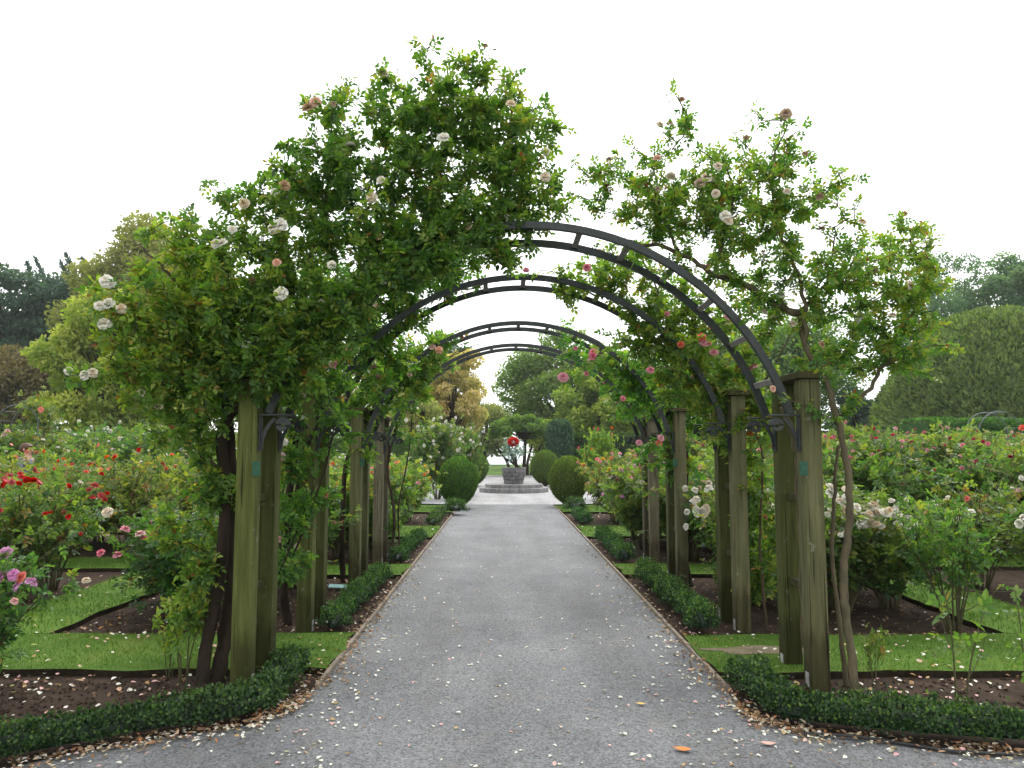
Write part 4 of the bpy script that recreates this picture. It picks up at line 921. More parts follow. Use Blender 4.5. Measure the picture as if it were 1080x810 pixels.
scatter('fallen_petals', P, rng.uniform(.016, .046, len(P)), np.where(rng.uniform(0, 1, len(P)) < .5, rng.uniform(0, .55, len(P)), rng.uniform(.56, 1, len(P))), M_petal, 'pale rose petals lying on the soil beds and grass strips', 'petals', .3, .75)
# brown leaves against hedges, edgings
pts = []
for k in range(2500):
    r_ = rng.uniform()
    if r_ < .22:
        t = rng.uniform(0, 5); i = int(t); q = left_edge[i] * (1 - (t - i)) + left_edge[min(i + 1, 5)] * (t - i); q = q + np.array([rng.normal() * .03, -abs(rng.normal()) * .12 + .06, 0])
    elif r_ < .42:
        t = rng.uniform(0, 5); i = int(t); q = right_edge[i] * (1 - (t - i)) + right_edge[min(i + 1, 5)] * (t - i); q = q + np.array([rng.normal() * .03, -abs(rng.normal()) * .10 + .06, 0])
    else:
        sx = -1 if rng.uniform() < .6 else 1; q = np.array([sx * (PW - abs(rng.normal()) * .10 + rng.uniform(0, .16)), 5 + rng.exponential(4.0), 0])
        if abs(q[0]) > PW + .002: q[2] += .01
    pts.append(q + np.array([0, 0, .012 + abs(rng.normal()) * .008]))
P = np.array(pts); P = P[P[:, 1] < 19]
scatter('fallen_leaves', P, rng.uniform(.018, .045, len(P)), rng.beta(1.3, 1.2, len(P)), M_litter, 'brown and orange dead leaves drifted along hedges and edgings', 'dead leaves', .35, .5)
n = 1100; P = np.stack([rng.uniform(1.45, 4, n) * np.where(rng.uniform(0, 1, n) < .6, -1, 1), rng.uniform(4.9, 9.4, n), np.full(n, .005)], 1)
lawn = np.zeros(n, bool)
for (x0, y0, x1, y1) in LAWNS: lawn |= (P[:, 0] > x0) & (P[:, 0] < x1) & (P[:, 1] > y0) & (P[:, 1] < y1)
P = P[~lawn]
scatter('fallen_leaves', P, rng.uniform(.02, .05, len(P)), rng.beta(1.4, 1.8, len(P)), M_litter, 'dead brown leaves lying on the dark soil of the beds', 'dead leaves', .35, .5)
# crumbs of soil
mb = MB(); n = 5200
C_ = np.stack([rng.uniform(1.42, 4.6, n) * np.where(rng.uniform(0, 1, n) < .55, -1, 1), 4.3 + rng.exponential(1.9, n), np.full(n, -.006)], 1)
lw = np.zeros(n, bool)
for (x0, y0, x1, y1) in LAWNS: lw |= (C_[:, 0] > x0 - .02) & (C_[:, 0] < x1 + .02) & (C_[:, 1] > y0 - .02) & (C_[:, 1] < y1 + .02)
lw |= C_[:, 1] < 5.05 - .62 * (np.abs(C_[:, 0]) - 1.45)
C_ = C_[~lw & (C_[:, 1] < 13)]; n = len(C_)
oc = np.array([(1, 0, 0), (0, 1, 0), (-1, 0, 0), (0, -1, 0), (0, 0, 1), (0, 0, -1)], float)
V = C_[:, None] + oc[None] * (rng.uniform(.005, .018, n)[:, None, None] * rng.uniform(.6, 1.3, (n, 6, 1))) * np.array([1, 1, .75])
fo = np.array([(0, 1, 4), (1, 2, 4), (2, 3, 4), (3, 0, 4), (1, 0, 5), (2, 1, 5), (3, 2, 5), (0, 3, 5)])
mb.add(V.reshape(-1, 3), (np.arange(n)[:, None, None] * 6 + fo[None]).reshape(-1, 3)); tag(mb.build('soil_crumbs', M_soil), 'loose crumbs of dark soil on the rose beds', 'soil', kind='stuff')
# straws and thin twigs, sparse on the path
mb = MB()
for i in range(70):
    a = rng.uniform(0, 6.28); c = np.array([rng.uniform(-1.6, 1.6), 3.7 + rng.exponential(1.6), .006]); l = rng.uniform(.015, .05); d = np.array([math.cos(a), math.sin(a), 0]); s_ = np.array([-d[1], d[0], 0]) * rng.normal() * .02
    mb.tube(bez(c - d * l, c + s_, c + d * l, 5), .0012, 4, tone=rng.uniform(.3, 1))
tag(mb.build('straw_litter', M_litter), 'thin dry straws and twigs lying on the near gravel', 'straw', kind='stuff')
def one_leaf(px, py, sz, col, label):
    q = ground(px, py, .012); mb = MB(); m = plainmat('leaf_' + col[0], col[1], col[2], 40, .6, .3)
    xs = np.linspace(0, 1, 8); wv = np.sin(np.pi * np.clip(xs, .02, .98)) ** .8 * .32
    V = []
    for a, ww in zip(xs, wv): V += [(a - .5, ww, .10 * ww + .06 * (2 * a - 1) ** 2), (a - .5, 0, .06 * (2 * a - 1) ** 2), (a - .5, -ww, .10 * ww + .06 * (2 * a - 1) ** 2)]
    V = np.array(V) * sz
    f = [(i * 3 + j, i * 3 + j + 1, i * 3 + j + 4, i * 3 + j + 3) for i in range(7) for j in (0, 1)]
    mb.add(V, np.array(f)); mb.tube([V[1], V[1] + np.array([-.18, .03, .02]) * sz], .0015, 4)
    o = mb.build('fallen_leaf', m, loc=q, rot=(0, 0, rng.uniform(-.4, .4))); tag(o, label, 'fallen leaf', 'single fallen leaves on the path')
one_leaf(720, 790, .085, ('orange', (.55, .14, .02), (.7, .24, .05)), 'bright orange fallen leaf lying on the gravel')
one_leaf(810, 784, .07, ('pink', (.6, .3, .24), (.7, .42, .34)), 'pale pink curled petal on the near gravel towards the right hedge')
one_leaf(676, 742, .055, ('yellow', (.55, .36, .08), (.65, .45, .14)), 'small yellow fallen leaf lying on the middle of the path')
# irrigation hose in front of the right hedge
mb = MB(); mb.tube(smooth_path([gp(848, 777, 0, 0) + [0, 0, .016], gp(900, 781, 0, 0) + [0, 0, .022], gp(960, 788, 0, 0) + [0, 0, .012], gp(1010, 795, 0, -.01) + [0, 0, .014], gp(1100, 800, 0, 0) + [0, 0, .014]], 30), .009, 8)
tag(mb.build('irrigation_hose', M_hose, smooth=True), 'thin black irrigation hose lying in dead leaves before the right hedge', 'hose')
q = ground(359, 621); mb = MB(); mb.box((0, 0, .03), (.26, .12, .006), bevel=.002); mb.box((-.05, .02, .012), (.02, .02, .04)); mb.box((.06, .02, .012), (.02, .02, .04))
tag(mb.build('label_plate', M_teal, loc=q, rot=(.12, .05, .1)), 'pale teal plate lying on the soil behind the second left post', 'plate')

# ------------------------------------------------------------------ topiary, planter, court
def topiary(px, py_base, d, h, label):
    q = ground(px, py_base); mb = MB(); n = 9000
    a = rng.uniform(0, 2 * np.pi, n); z = rng.uniform(-1, 1, n)
    def shape(a, z):
        r0 = np.sqrt(np.clip(1 - z * z, 0, 1)) * np.where(z < 0, 1 - .22 * (-z) ** 1.5, 1)
        return r0 * (1 + .025 * np.sin(5 * a + 4 * z) + .02 * np.sin(9 * a - 7 * z))
    r0 = shape(a, z)
    P = np.stack([np.cos(a) * r0 * d / 2, np.sin(a) * r0 * d / 2, h / 2 + z * h / 2], 1) * 1.0
    Nn = unit(np.stack([np.cos(a) * r0, np.sin(a) * r0, z * d / h], 1))
    D = Nn * .55 + np.array([0, 0, .9]) + rdir(n) * .35
    l = rng.uniform(.04, .085, n)
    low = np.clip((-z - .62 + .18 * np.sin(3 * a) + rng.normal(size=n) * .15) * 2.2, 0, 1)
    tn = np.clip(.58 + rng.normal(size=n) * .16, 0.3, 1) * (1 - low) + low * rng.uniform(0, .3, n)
    mb.leaves(P - Nn * .03, D, Nn + rdir(n) * .4, l, l * .3, tn, .2, .05)
    zz = np.linspace(-.99, .99, 18); aa = np.linspace(0, 2 * np.pi, 25)[:-1]
    core = np.array([[(np.cos(t) * shape(t, zv) * d * .47, np.sin(t) * shape(t, zv) * d * .47, h / 2 + zv * h * .47) for t in aa] for zv in zz])
    f = [(i * 24 + j, i * 24 + (j + 1) % 24, (i + 1) * 24 + (j + 1) % 24, (i + 1) * 24 + j) for i in range(17) for j in range(24)]
    mb.add(core.reshape(-1, 3), np.array(f), .22)
    root = empty('topiary_ball', q, 0, label, 'topiary', 'clipped egg-shaped topiary balls round the court')
    mb.build('crown', M_top, root)
    t = MB(); t.tube([(0, 0, -.05), (.01, 0, .1), (0, .01, .25)], (.07, .06, .05), 8); t.build('trunk', M_bark, root, True)
topiary(483, 536, 1.1, 1.36, 'larger clipped topiary ball left of the path end')
topiary(600, 534, 1.14, 1.38, 'larger clipped topiary ball right of the path end')
topiary(499, 513, 1.35, 1.5, 'smaller-looking topiary ball behind the left one')
topiary(575, 513, 1.3, 1.55, 'smaller-looking topiary ball behind the right one')

DC = np.array([.30, 28.4, 0])
mb = MB()
def drum(mb, r, z0, z1, seg, c0=(0, 0)):
    """ring of stone blocks with joints, and a top"""
    for i in range(seg):
        a0, a1 = i * 2 * np.pi / seg + .006, (i + 1) * 2 * np.pi / seg - .006
        aa = np.linspace(a0, a1, 4); V = []
        for a in aa:
            for rr, z in ((r - .25, z1), (r - .012, z1), (r, z1 - .015), (r, z0)): V.append((rr * math.cos(a), rr * math.sin(a), z))
        f = [(k * 4 + j, (k + 1) * 4 + j, (k + 1) * 4 + j + 1, k * 4 + j + 1) for k in range(3) for j in range(3)]
        mb.add(np.array(V), np.array(f), rng.uniform(.45, .8)); 
        mb.add(np.array(V)[:4], [[0, 1, 2, 3]], .3); mb.add(np.array(V)[-4:], [[0, 1, 2, 3]], .3)
    aa = np.linspace(0, 2 * np.pi, seg + 1)[:-1]
    mb.add(np.array([(np.cos(t) * (r - .2), np.sin(t) * (r - .2), z1 - .004) for t in aa]), [list(range(seg))], .62)
    mb.add(np.array([(np.cos(t) * (r - .02), np.sin(t) * (r - .02), z1 - .02) for t in aa]), [list(range(seg))], .1)
root = empty('stone_dais', DC, 0, 'round two-step stone dais at the end of the path', 'dais')
mb = MB(); drum(mb, 1.30, 0, .17, 22); mb.build('step', M_stone, root)
mb = MB(); drum(mb, 1.08, .166, .30, 18); mb.build('step', M_stone, root)
# planter: courses of rough blocks, flaring upward, with a rim slab
root = empty('stone_planter', DC + [0, 0, .29], 0, 'flared grey stone planter standing on the round dais', 'planter')
mb = MB()
for cidx in range(4):
    z0 = cidx * .14; z1 = z0 + .134; r0 = .345 + .028 * cidx; seg = 11
    for i in range(seg):
        off = (.5 if cidx % 2 else 0) * 2 * np.pi / seg
        aa = np.linspace(i * 2 * np.pi / seg + .02, (i + 1) * 2 * np.pi / seg - .02, 4) + off; V = []; bul = rng.uniform(0, .02)
        for a in aa:
            for rr, z in ((r0 - .10, z0), (r0 + bul * .4, z0), (r0 + .016 + bul, (z0 + z1) / 2), (r0 + .026 + bul * .4, z1), (r0 - .10, z1)): V.append((rr * math.cos(a), rr * math.sin(a), z))
        f = [(k * 5 + j, (k + 1) * 5 + j, (k + 1) * 5 + j + 1, k * 5 + j + 1) for k in range(3) for j in range(4)]
        mb.add(np.array(V), np.array(f), rng.uniform(.1, .6)); mb.add(np.array(V)[:5], [[0, 1, 2, 3, 4]], .2); mb.add(np.array(V)[-5:], [[0, 1, 2, 3, 4]], .2)
mb.lathe([(.318, .0), (.40, .55)], 24, tone=.05)
mb.build('bowl', M_stone, root)
mb = MB(); mb.lathe([(.34, .56), (.455, .56), (.465, .575), (.465, .61), (.455, .622), (.36, .622), (.34, .60), (.34, .56)], 32, tone=.25); mb.build('rim', M_stone, root)
mb = MB(); mb.lathe([(.0, .59), (.345, .585)], 24); mb.build('soil', M_soil, root)
# the plant in it: leaning dark stem, blue-grey leaves, one big red flower head
root = empty('potted_plant', DC + [0, 0, .88], 0, 'leaning blue-grey leaved plant with big red flower head in the stone planter', 'potted plant')
mb = MB()
tips = []
for i in range(5):
    e = np.array([rng.uniform(-.35, .2), rng.uniform(-.15, .15), rng.uniform(.45, .95)]); mb.tube(bez(np.array([.1, 0, -.02]), np.array([0, 0, .25]), e, 8), np.linspace(.035, .012, 8), 6); tips.append(e)
mb.tube(bez(np.array([.25, 0, -.02]), np.array([.1, 0, .12]), np.array([-.3, -.05, .36]), 8), np.linspace(.06, .035, 8), 8)
mb.build('stem', M_bark_dk, root, True)
m_blue = leafmat('blue_grey_leaf', [(0, (.12, .19, .19)), (1, (.33, .43, .43))], .2, .5, .4)
mb = MB(); P = np.concatenate([np.array(t) + rng.normal(size=(60, 3)) * .15 for t in tips]); n = len(P)
mb.leaves(P, rdir(n) + [0, 0, .2], rdir(n) + [0, 0, 1], rng.uniform(.1, .18, n), .06, rng.uniform(0, 1, n)); mb.build('foliage', m_blue, root)
mb = MB(); n = 420; d = rdir(n); P = np.array([-.02, 0, 1.0]) + d * np.array([.16, .16, .12]) * rng.uniform(.7, 1, n)[:, None]
mb.leaves(P, d + rdir(n) * .5, rdir(n), .09, .07, rng.uniform(0, 1, n)); mb.build('flower_head', leafmat('red_head', [(0, (.42, .01, .012)), (1, (.66, .03, .03))], .3, .5, .3, 0), root)

# ------------------------------------------------------------------ trees
def tree(px, Y, top_py, half_px, label, mat, n=16000, leaf=.22, lobes=26, shape='round', base_frac=.12, name='broadleaf_tree', group='trees behind the garden', trunk_r=.3, seed=0, flat=1.0, tone=(.5, .22), lobe_r=.34, depth=.8, multi=False, shell=.55):
    r = np.random.default_rng(seed + int(px) * 7 + 3); rr_ = half_px * Y / F
    top = at(px, top_py, Y); x0 = top[0]; H = top[2]; zb = H * base_frac
    root = empty(name, (x0, Y, 0), 0, label, 'tree', group)
    cz = (H + zb) / 2; hz = (H - zb) / 2; cen = []
    for i in range(lobes):
        for _ in range(60):
            q = rdir1(r) * r.uniform(.25, 1) ** (1 / 2)
            if shape == 'cone' and math.hypot(q[0], q[1]) > (1 - q[2]) * .55 + .08: continue
            if shape == 'dome' and q[2] < -.3 and r.uniform() < .5: continue
            if shape == 'spread' and q[2] < -.2: continue
            if shape == 'box': q = r.uniform(-1, 1, 3); q[2] = q[2] * (1 - .35 * abs(q[0]))
            break
        cen.append(q * (1 - lobe_r * .75))
    cen = np.array(cen) * np.array([rr_, rr_ * depth, hz]) + np.array([0, 0, cz])
    lr = lobe_r * min(rr_, hz * 1.3) * r.uniform(.65, 1.2, lobes)
    tb = MB(); tb.tube(smooth_path([(0, 0, -.2), (r.normal() * .1, 0, zb + .15 * H), (r.normal() * .3, r.normal() * .2, cz), (0, 0, H * .8)], 14), np.linspace(trunk_r, trunk_r * .2, 14), 9)
    if multi:
        for q in (-1.6, -.9, .5, 1.0, 1.5):
            tb.tube(smooth_path([(q * .5, r.normal() * .2, -.1), (q * .65 + r.normal() * .1, 0, zb * .5), (q * 1.1, r.normal() * .3, zb * 1.1)], 9), np.linspace(.11, .06, 9), 7)
    for c in cen:
        s0 = np.array([0, 0, min(zb + .1 * H + r.uniform(0, .35) * (c[2] - zb) if c[2] > zb else zb, H * .7)])
        tb.tube(bez(s0, (s0 + c) / 2 + np.array([0, 0, .05 * H * r.normal()]), c, 7), np.linspace(trunk_r * .28, trunk_r * .05, 7), 5, caps=False)
    tb.build('trunk', M_bark_dk, root, True)
    w = lr ** 2; k = r.choice(lobes, n, p=w / w.sum())
    d = unit(r.normal(size=(n, 3))); rad = r.uniform(shell, 1.05, n) ** .7
    jag = 1 + .18 * np.sin(d[:, 0] * 6 + k) * np.sin(d[:, 2] * 5 + 2 * k)
    P = cen[k] + d * (lr[k] * rad * jag)[:, None] * np.array([1, 1, .78 * flat])
    D = d * .6 + unit(r.normal(size=(n, 3))) * .8 + np.array([0, 0, -.15]); U = d * .7 + np.array([0, 0, .6]) + r.normal(size=(n, 3)) * .5
    l = r.uniform(.7, 1.3, n) * leaf
    lt = r.normal(size=lobes) * .12
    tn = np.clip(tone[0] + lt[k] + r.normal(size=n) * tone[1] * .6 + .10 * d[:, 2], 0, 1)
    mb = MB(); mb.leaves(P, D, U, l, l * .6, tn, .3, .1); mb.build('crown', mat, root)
    return root
def rdir1(r):
    v = r.normal(size=3); return v / np.linalg.norm(v)

# far left
tree(50, 75, 276, 110, 'dark blue-green cypress with ragged pointed tips, far left', M_tree_dark, 60000, .38, 130, flat=.4, name='conifer_tree', trunk_r=.6, tone=(.42, .25), lobe_r=.24, shape='box', base_frac=.2)
tree(15, 52, 345, 62, 'brownish olive tree below the dark cypress', M_tree_brown, 18000, .24, 34, base_frac=.08)
tree(128, 36, 288, 86, 'pale yellow-green tree behind the white climbing rose', M_tree_yel, 44000, .21, 90, base_frac=.05, tone=(.68, .28), lobe_r=.22)
tree(176, 58, 212, 108, 'tall rounded olive tree rising behind the yellow-green one', M_tree_olive, 56000, .32, 110, base_frac=.05, lobe_r=.22, tone=(.6,.2))
tree(290, 50, 300, 90, 'mid green tree seen through the first left arch posts', M_tree_mid, 16000, .24, 36, base_frac=.05)
tree(395, 55, 350, 50, 'yellowish tree seen between the left arch posts', M_tree_yel, 12000, .22, 30, base_frac=.05)
# spikes of the cypress
cy = [o for o in bpy.data.objects if o.name == 'conifer_tree'][0]
for (x0, y0, x1, y1) in ((12, 296, 4, 284), (34, 290, 28, 274), (50, 290, 35, 268), (74, 288, 62, 273), (80, 284, 68, 264), (92, 280, 86, 270)):
    a = at(x0, y0 + 10, 75) - np.array(cy.location); b = at(x1, y1, 75) - np.array(cy.location); mb = MB()
    mb.tube(np.array([a, (a + b) / 2 + [.1, 0, -.1], b]), (.22, .14, .03), 5, tone=.2); n = 160; t = rng.uniform(0, .85, n)[:, None]
    P = a + (b - a) * t + rng.normal(size=(n, 3)) * .35 * (1 - t); mb.leaves(P, unit(b - a) + rdir(n) * .5, rdir(n), .35, .14, rng.uniform(.2, .6, n)); mb.build('branch', M_tree_dark, cy)
# centre
tree(478, 64, 348, 36, 'dark narrow conifer behind the autumn tree', M_tree_dark, 9000, .26, 24, shape='round', name='conifer_tree', tone=(.5, .25), base_frac=.05)
tree(478, 46, 360, 46, 'autumn tree with thin orange-brown foliage left of the planter', M_tree_autumn, 15000, .2, 50, base_frac=.1, lobe_r=.22, trunk_r=.16, tone=(.55, .3))
tree(440, 42, 375, 34, 'pale orange and green tree beside the farthest arch', M_tree_autumn, 8000, .18, 26, base_frac=.05, tone=(.25, .2))
tree(512, 80, 418, 34, 'small pale hazy tree far behind the planter', M_tree_olive, 8000, .28, 24, base_frac=.1)
tree(592, 66, 340, 70, 'large mid green tree right of the sky gap', M_tree_mid, 32000, .27, 60, base_frac=.06, tone=(.62, .26), lobe_r=.24)
tree(648, 46, 368, 64, 'broad yellow-green tree behind the right arches', M_tree_yel, 34000, .2, 64, base_frac=.1, tone=(.42, .3), lobe_r=.22)
tree(552, 47, 437, 46, 'low spreading orchard tree with dark forked trunks behind the planter', M_tree_mid, 12000, .15, 40, shape='spread', base_frac=.45, tone=(.55, .3), trunk_r=.13, lobe_r=.26, depth=.8, multi=True)
tree(575, 52, 440, 26, 'small light green tree behind the spreading orchard tree', M_tree_yel, 6000, .17, 22, base_frac=.1, tone=(.4, .2))
# right
tree(745, 52, 335, 70, 'mid green tree behind the second right arch', M_tree_mid, 20000, .24, 40, base_frac=.05, tone=(.55, .22))
tree(835, 60, 312, 74, 'green tree behind the slender right climber', M_tree_mid, 30000, .26, 60, base_frac=.05, tone=(.5, .22))
tree(905, 56, 398, 36, 'dark leafy tree left of the clipped dome', M_tree_dark, 10000, .24, 26, base_frac=.03, tone=(.6, .2))
tree(1015, 72, 248, 70, 'tall pale blue-green tree behind the clipped dome', M_tree_pale, 32000, .26, 80, base_frac=.1, lobe_r=.2, tone=(.45, .28), shape='box')
tree(1085, 66, 250, 52, 'second pale blue-green tree at the right edge', M_tree_pale, 24000, .25, 60, base_frac=.1, lobe_r=.22, tone=(.35, .28), shape='box')
tree(960, 70, 300, 30, 'small pale tree between the climber and the dome', M_tree_pale, 8000, .26, 24, base_frac=.1, lobe_r=.26)

def clipped(px, Y, top_py, half_px, base_py, label, mat, n=22000, leaf=.2, name='clipped_tree', power=2.4, cat='tree', group=None, aspect=.35, flat_top=False, tone=.5):
    top = at(px, top_py, Y); H = top[2]; rr_ = half_px * Y / F; mb = MB()
    root = empty(name, (top[0], Y, 0), 0, label, cat, group)
    u = rng.uniform(0, 2 * np.pi, n); v = rng.uniform(0, 1, n) ** .9
    def rad(v): return (1 - np.abs(v) ** power) ** (1 / power) if not flat_top else np.clip((1 - v ** 6), 0, 1) ** .3 * (.82 + .2 * v)
    def pos(u, v, k=1.0):
        lump = 1 + .03 * np.sin(4 * u + 3 * v * 3) + .02 * np.sin(11 * u + 9 * v)
        return np.stack([np.cos(u) * rad(v) * rr_ * lump * k, np.sin(u) * rad(v) * rr_ * lump * k, v * H * k * (1 + .012 * np.sin(7 * u))], 1)
    P = pos(u, v); Nn = unit(np.stack([np.cos(u) * rad(v) / rr_, np.sin(u) * rad(v) / rr_, v / H], 1))
    D = Nn * .7 + np.array([0, 0, .6]) + rdir(n) * .75; l = rng.uniform(.6, 1.5, n) * leaf
    tn = np.clip(tone + rng.normal(size=n) * .24 + .2 * np.sin(u * 23 + 9 * v) * np.sin(v * 27 + 5 * u) + .14 * np.sin(u * 61 + 3) * np.sin(v * 55 + 7 * np.sin(u * 9)), 0, 1)
    mb.leaves(P + rdir(n) * leaf * .5, D, Nn + rdir(n) * .4, l, l * aspect, tn, .2, .05)
    vv = np.linspace(0.0, .985, 16); uu = np.linspace(0, 2 * np.pi, 29)[:-1]
    C = np.concatenate([pos(uu, np.full(28, q), .965) for q in vv]); f = [(i * 28 + j, i * 28 + (j + 1) % 28, (i + 1) * 28 + (j + 1) % 28, (i + 1) * 28 + j) for i in range(15) for j in range(28)]
    mb.add(C, np.array(f), .15); mb.add(C[-28:], [list(range(28))], .15)
    mb.build('crown', mat, root); tb = MB(); tb.tube([(0, 0, -.2), (0, 0, H * .5)], (.3 if H > 4 else .08,) * 2, 8); tb.build('trunk', M_bark, root)
clipped(1048, 46, 331, 122, 445, 'huge clipped olive-green dome at the right edge', M_dome, 60000, .26, power=2.15, aspect=.45, tone=.5)
clipped(590, 36, 445, 13, 483, 'dark blue-green clipped column with flat crown by the hedge', M_tree_dark, 9000, .13, name='clipped_shrub', flat_top=True, cat='shrub', tone=.6)

def far_hedge(x0, y0, x1, y1, wd, h, label, mat=M_hedge, dens=260, leaf=.11, name='clipped_hedge', tn0=.5):
    a = np.array([x0, y0, 0.0]); b = np.array([x1, y1, 0.0]); L = np.linalg.norm(b - a); T = (b - a) / L; Nn = np.array([-T[1], T[0], 0]); mb = MB()
    rot = np.stack([T, Nn, np.array([0, 0, 1.0])], 1)
    mb.box((b - a) / 2 + [0, 0, h * .48], (L, wd * .94, h * .96), rot=rot, tone=.1)
    m = int(L * (2 * h + wd) * dens); t = rng.uniform(0, L, m); s_ = rng.uniform(0, 2 * h + wd, m)
    u = np.where(s_ < h, -wd / 2, np.where(s_ < h + wd, s_ - h - wd / 2, wd / 2)); z = np.where(s_ < h, s_, np.where(s_ < h + wd, h, s_ - h - wd))
    nor = np.where((s_ < h)[:, None], -Nn, np.where((s_ < h + wd)[:, None], np.array([0, 0, 1.0]), Nn))
    P = T * t[:, None] + Nn * u[:, None] + np.array([0, 0, 1.0]) * (z + .02 * np.sin(t * 3))[:, None]
    l = rng.uniform(.7, 1.3, m) * leaf
    mb.leaves(P, nor + rdir(m) * .7 + [0, 0, .4], nor + rdir(m) * .5, l, l * .5, np.clip(rng.normal(tn0, .2, m), 0, 1)); o = mb.build(name, mat, loc=a); tag(o, label, 'hedge', 'tall clipped hedges behind the garden'); return o
hx = lambda px, Y: at(px, 475, Y)[0]
far_hedge(hx(594, 38), 38, hx(760, 38), 38.6, 1.2, 2.35, 'dark clipped hedge behind the right rose beds')
far_hedge(hx(760, 33), 33.5, hx(960, 33), 33, 1.2, 2.5, 'dark hedge running behind the right arch posts')
far_hedge(hx(965, 27), 27, hx(1100, 27), 27.3, 1.6, 2.6, 'bushy green hedge behind the right garden hoop', M_tree_mid, 200, .13, tn0=.25)
far_hedge(hx(8, 24), 24, hx(44, 24), 24, 1.0, 2.2, 'short clipped hedge with yellow tips behind the left garden hoop', M_hedge, 420, .09, tn0=.55)
far_hedge(hx(-60, 42), 42, hx(210, 42), 42.6, 1.4, 2.9, 'long dark hedge at the far left of the garden')
far_hedge(hx(200, 34), 34, hx(440, 34), 34.4, 1.4, 2.2, 'long green hedge behind the left arch posts', M_tree_mid, 180, .13, tn0=.35)

# big flowering shrubs further back
def shrub(px, Y, top_py, half_px, cols, nb, label, bs=.13, tint=(1, 1, 1)):
    q = at(px, top_py, Y); h = q[2]; p = PROTO['tall'][rng.integers(2)]
    wide = (half_px * 2 * Y / F) / (1.5 * h / 1.6)
    return place_bush(q[0], Y, 'tall', cols, nb, h, label, bs, tint, wide=wide, name='rose_shrub', group='tall rose shrubs at the back of the beds', spread=1.0)
shrub(462, 24, 443, 32, ['white'], 100, 'big shrub rose covered in white blooms left of the topiary', .12, (.85, .95, 1))
shrub(488, 26, 450, 22, ['white'], 60, 'white blooming shrub rose just behind the left topiary', .12, (.9, 1, 1))
shrub(160, 20, 446, 32, ['white'], 50, 'white blooming shrub rose below the pale yellow-green tree', .13, (.9, 1.05, 1))
shrub(110, 21, 449, 30, ['white'], 40, 'second white shrub rose, nearer the left garden hoop', .13, (.9, 1.05, 1))
shrub(195, 19, 455, 28, ['white'], 26, 'white shrub rose partly behind the left climber trunk', .12, (1, 1.1, .9))
shrub(632, 24, 452, 20, ['orange', 'scarlet'], 12, 'yellow-green shrub with orange-red blooms before the dark hedge', .14, (1.35, 1.3, .7))
shrub(905, 15, 446, 34, ['rose red', 'pink'], 34, 'tall shrub rose speckled rose red right of the slender climber', .10, (.9, 1, .9))
shrub(955, 13, 462, 34, ['rose red', 'crimson', 'pink'], 30, 'dark green shrub rose with rose red blooms before the dome', .10, (.8, .98, .85))
shrub(1000, 18, 452, 30, ['rose red', 'peach'], 24, 'shrub rose with peach and red blooms left of the right garden hoop', .10, (1, 1, .9))
shrub(815, 16, 470, 26, ['salmon', 'pink'], 60, 'rose bush massed with salmon blooms between the right arch posts', .10, (1.1, .95, .9))
shrub(655, 17, 478, 30, ['pink', 'salmon', 'blush'], 45, 'rose bush crowded with pink blooms right of the right topiary', .10, (1.1, 1, .9))
shrub(20, 11.5, 500, 34, ['scarlet'], 22, 'rose bush massed with scarlet blooms at the left edge', .12, (.95, 1, .9))

# ------------------------------------------------------------------ garden hoops
def hoops(px, Y, top_py, half_px, label, vine=False):
    c = at(px, top_py, Y); r = half_px * Y / F; root = empty('garden_hoop', (c[0], Y, 0), 0, label, 'garden hoop', 'thin metal hoop arches in the side beds')
    zc = c[2] - r
    for dy in (0, .55):
        a = np.linspace(0, math.pi, 25); P = np.concatenate([[(r, dy, 0)], np.stack([r * np.cos(a), 0 * a + dy, zc + r * np.sin(a)], 1), [(-r, dy, 0)]])
        mb = MB(); mb.tube(P, .014, 8); mb.build('hoop', M_hoop, root, True)
    for a in np.linspace(.25, math.pi - .25, 6):
        mb = MB(); mb.tube([(r * math.cos(a), .01, zc + r * math.sin(a)), (r * math.cos(a), .54, zc + r * math.sin(a))], .008, 6); mb.build('tie_bar', M_hoop, root)
    return c, r, zc
M_hoop = plainmat('hoop_metal', (.05, .07, .07), (.11, .14, .14), 20, .5, .5)
hoops(1054, 19, 434, 23, 'thin grey metal garden hoop before the right hedge')
c, r, zc = hoops(19, 17, 427, 22, 'thin grey metal garden hoop at the left edge, rose climbing on it')
rt = empty('climbing_rose', (c[0] + r, 17.2, 0), 0, 'young climbing rose on the thin left garden hoop', 'climbing rose')
mb = MB(); a = np.linspace(-.2, 1.3, 12); P = np.concatenate([[(0, 0, 0)], np.stack([r * np.cos(a) - r, 0 * a + .05, zc + r * np.sin(a)], 1)]); mb.tube(P, np.linspace(.03, .008, len(P)), 6); mb.build('canes', M_cane_br, rt)
mb = MB(); n = 260; i = rng.integers(3, len(P), n); compound(mb, P[i] + rng.normal(size=(n, 3)) * .16, rdir(n), rdir(n) + [0, 0, 1.2], .1, .07, np.clip(rng.normal(.5, .2, n), 0, 1)); mb.build('foliage', M_bush, rt)
for (px, py, col) in ((43, 432, 'salmon'), (5, 458, 'blush'), (8, 455, 'blush'), (11, 481, 'salmon'), (46, 485, 'salmon')): add_bloom(rt, at(px, py, 16.8) - np.array(rt.location), col, .13)

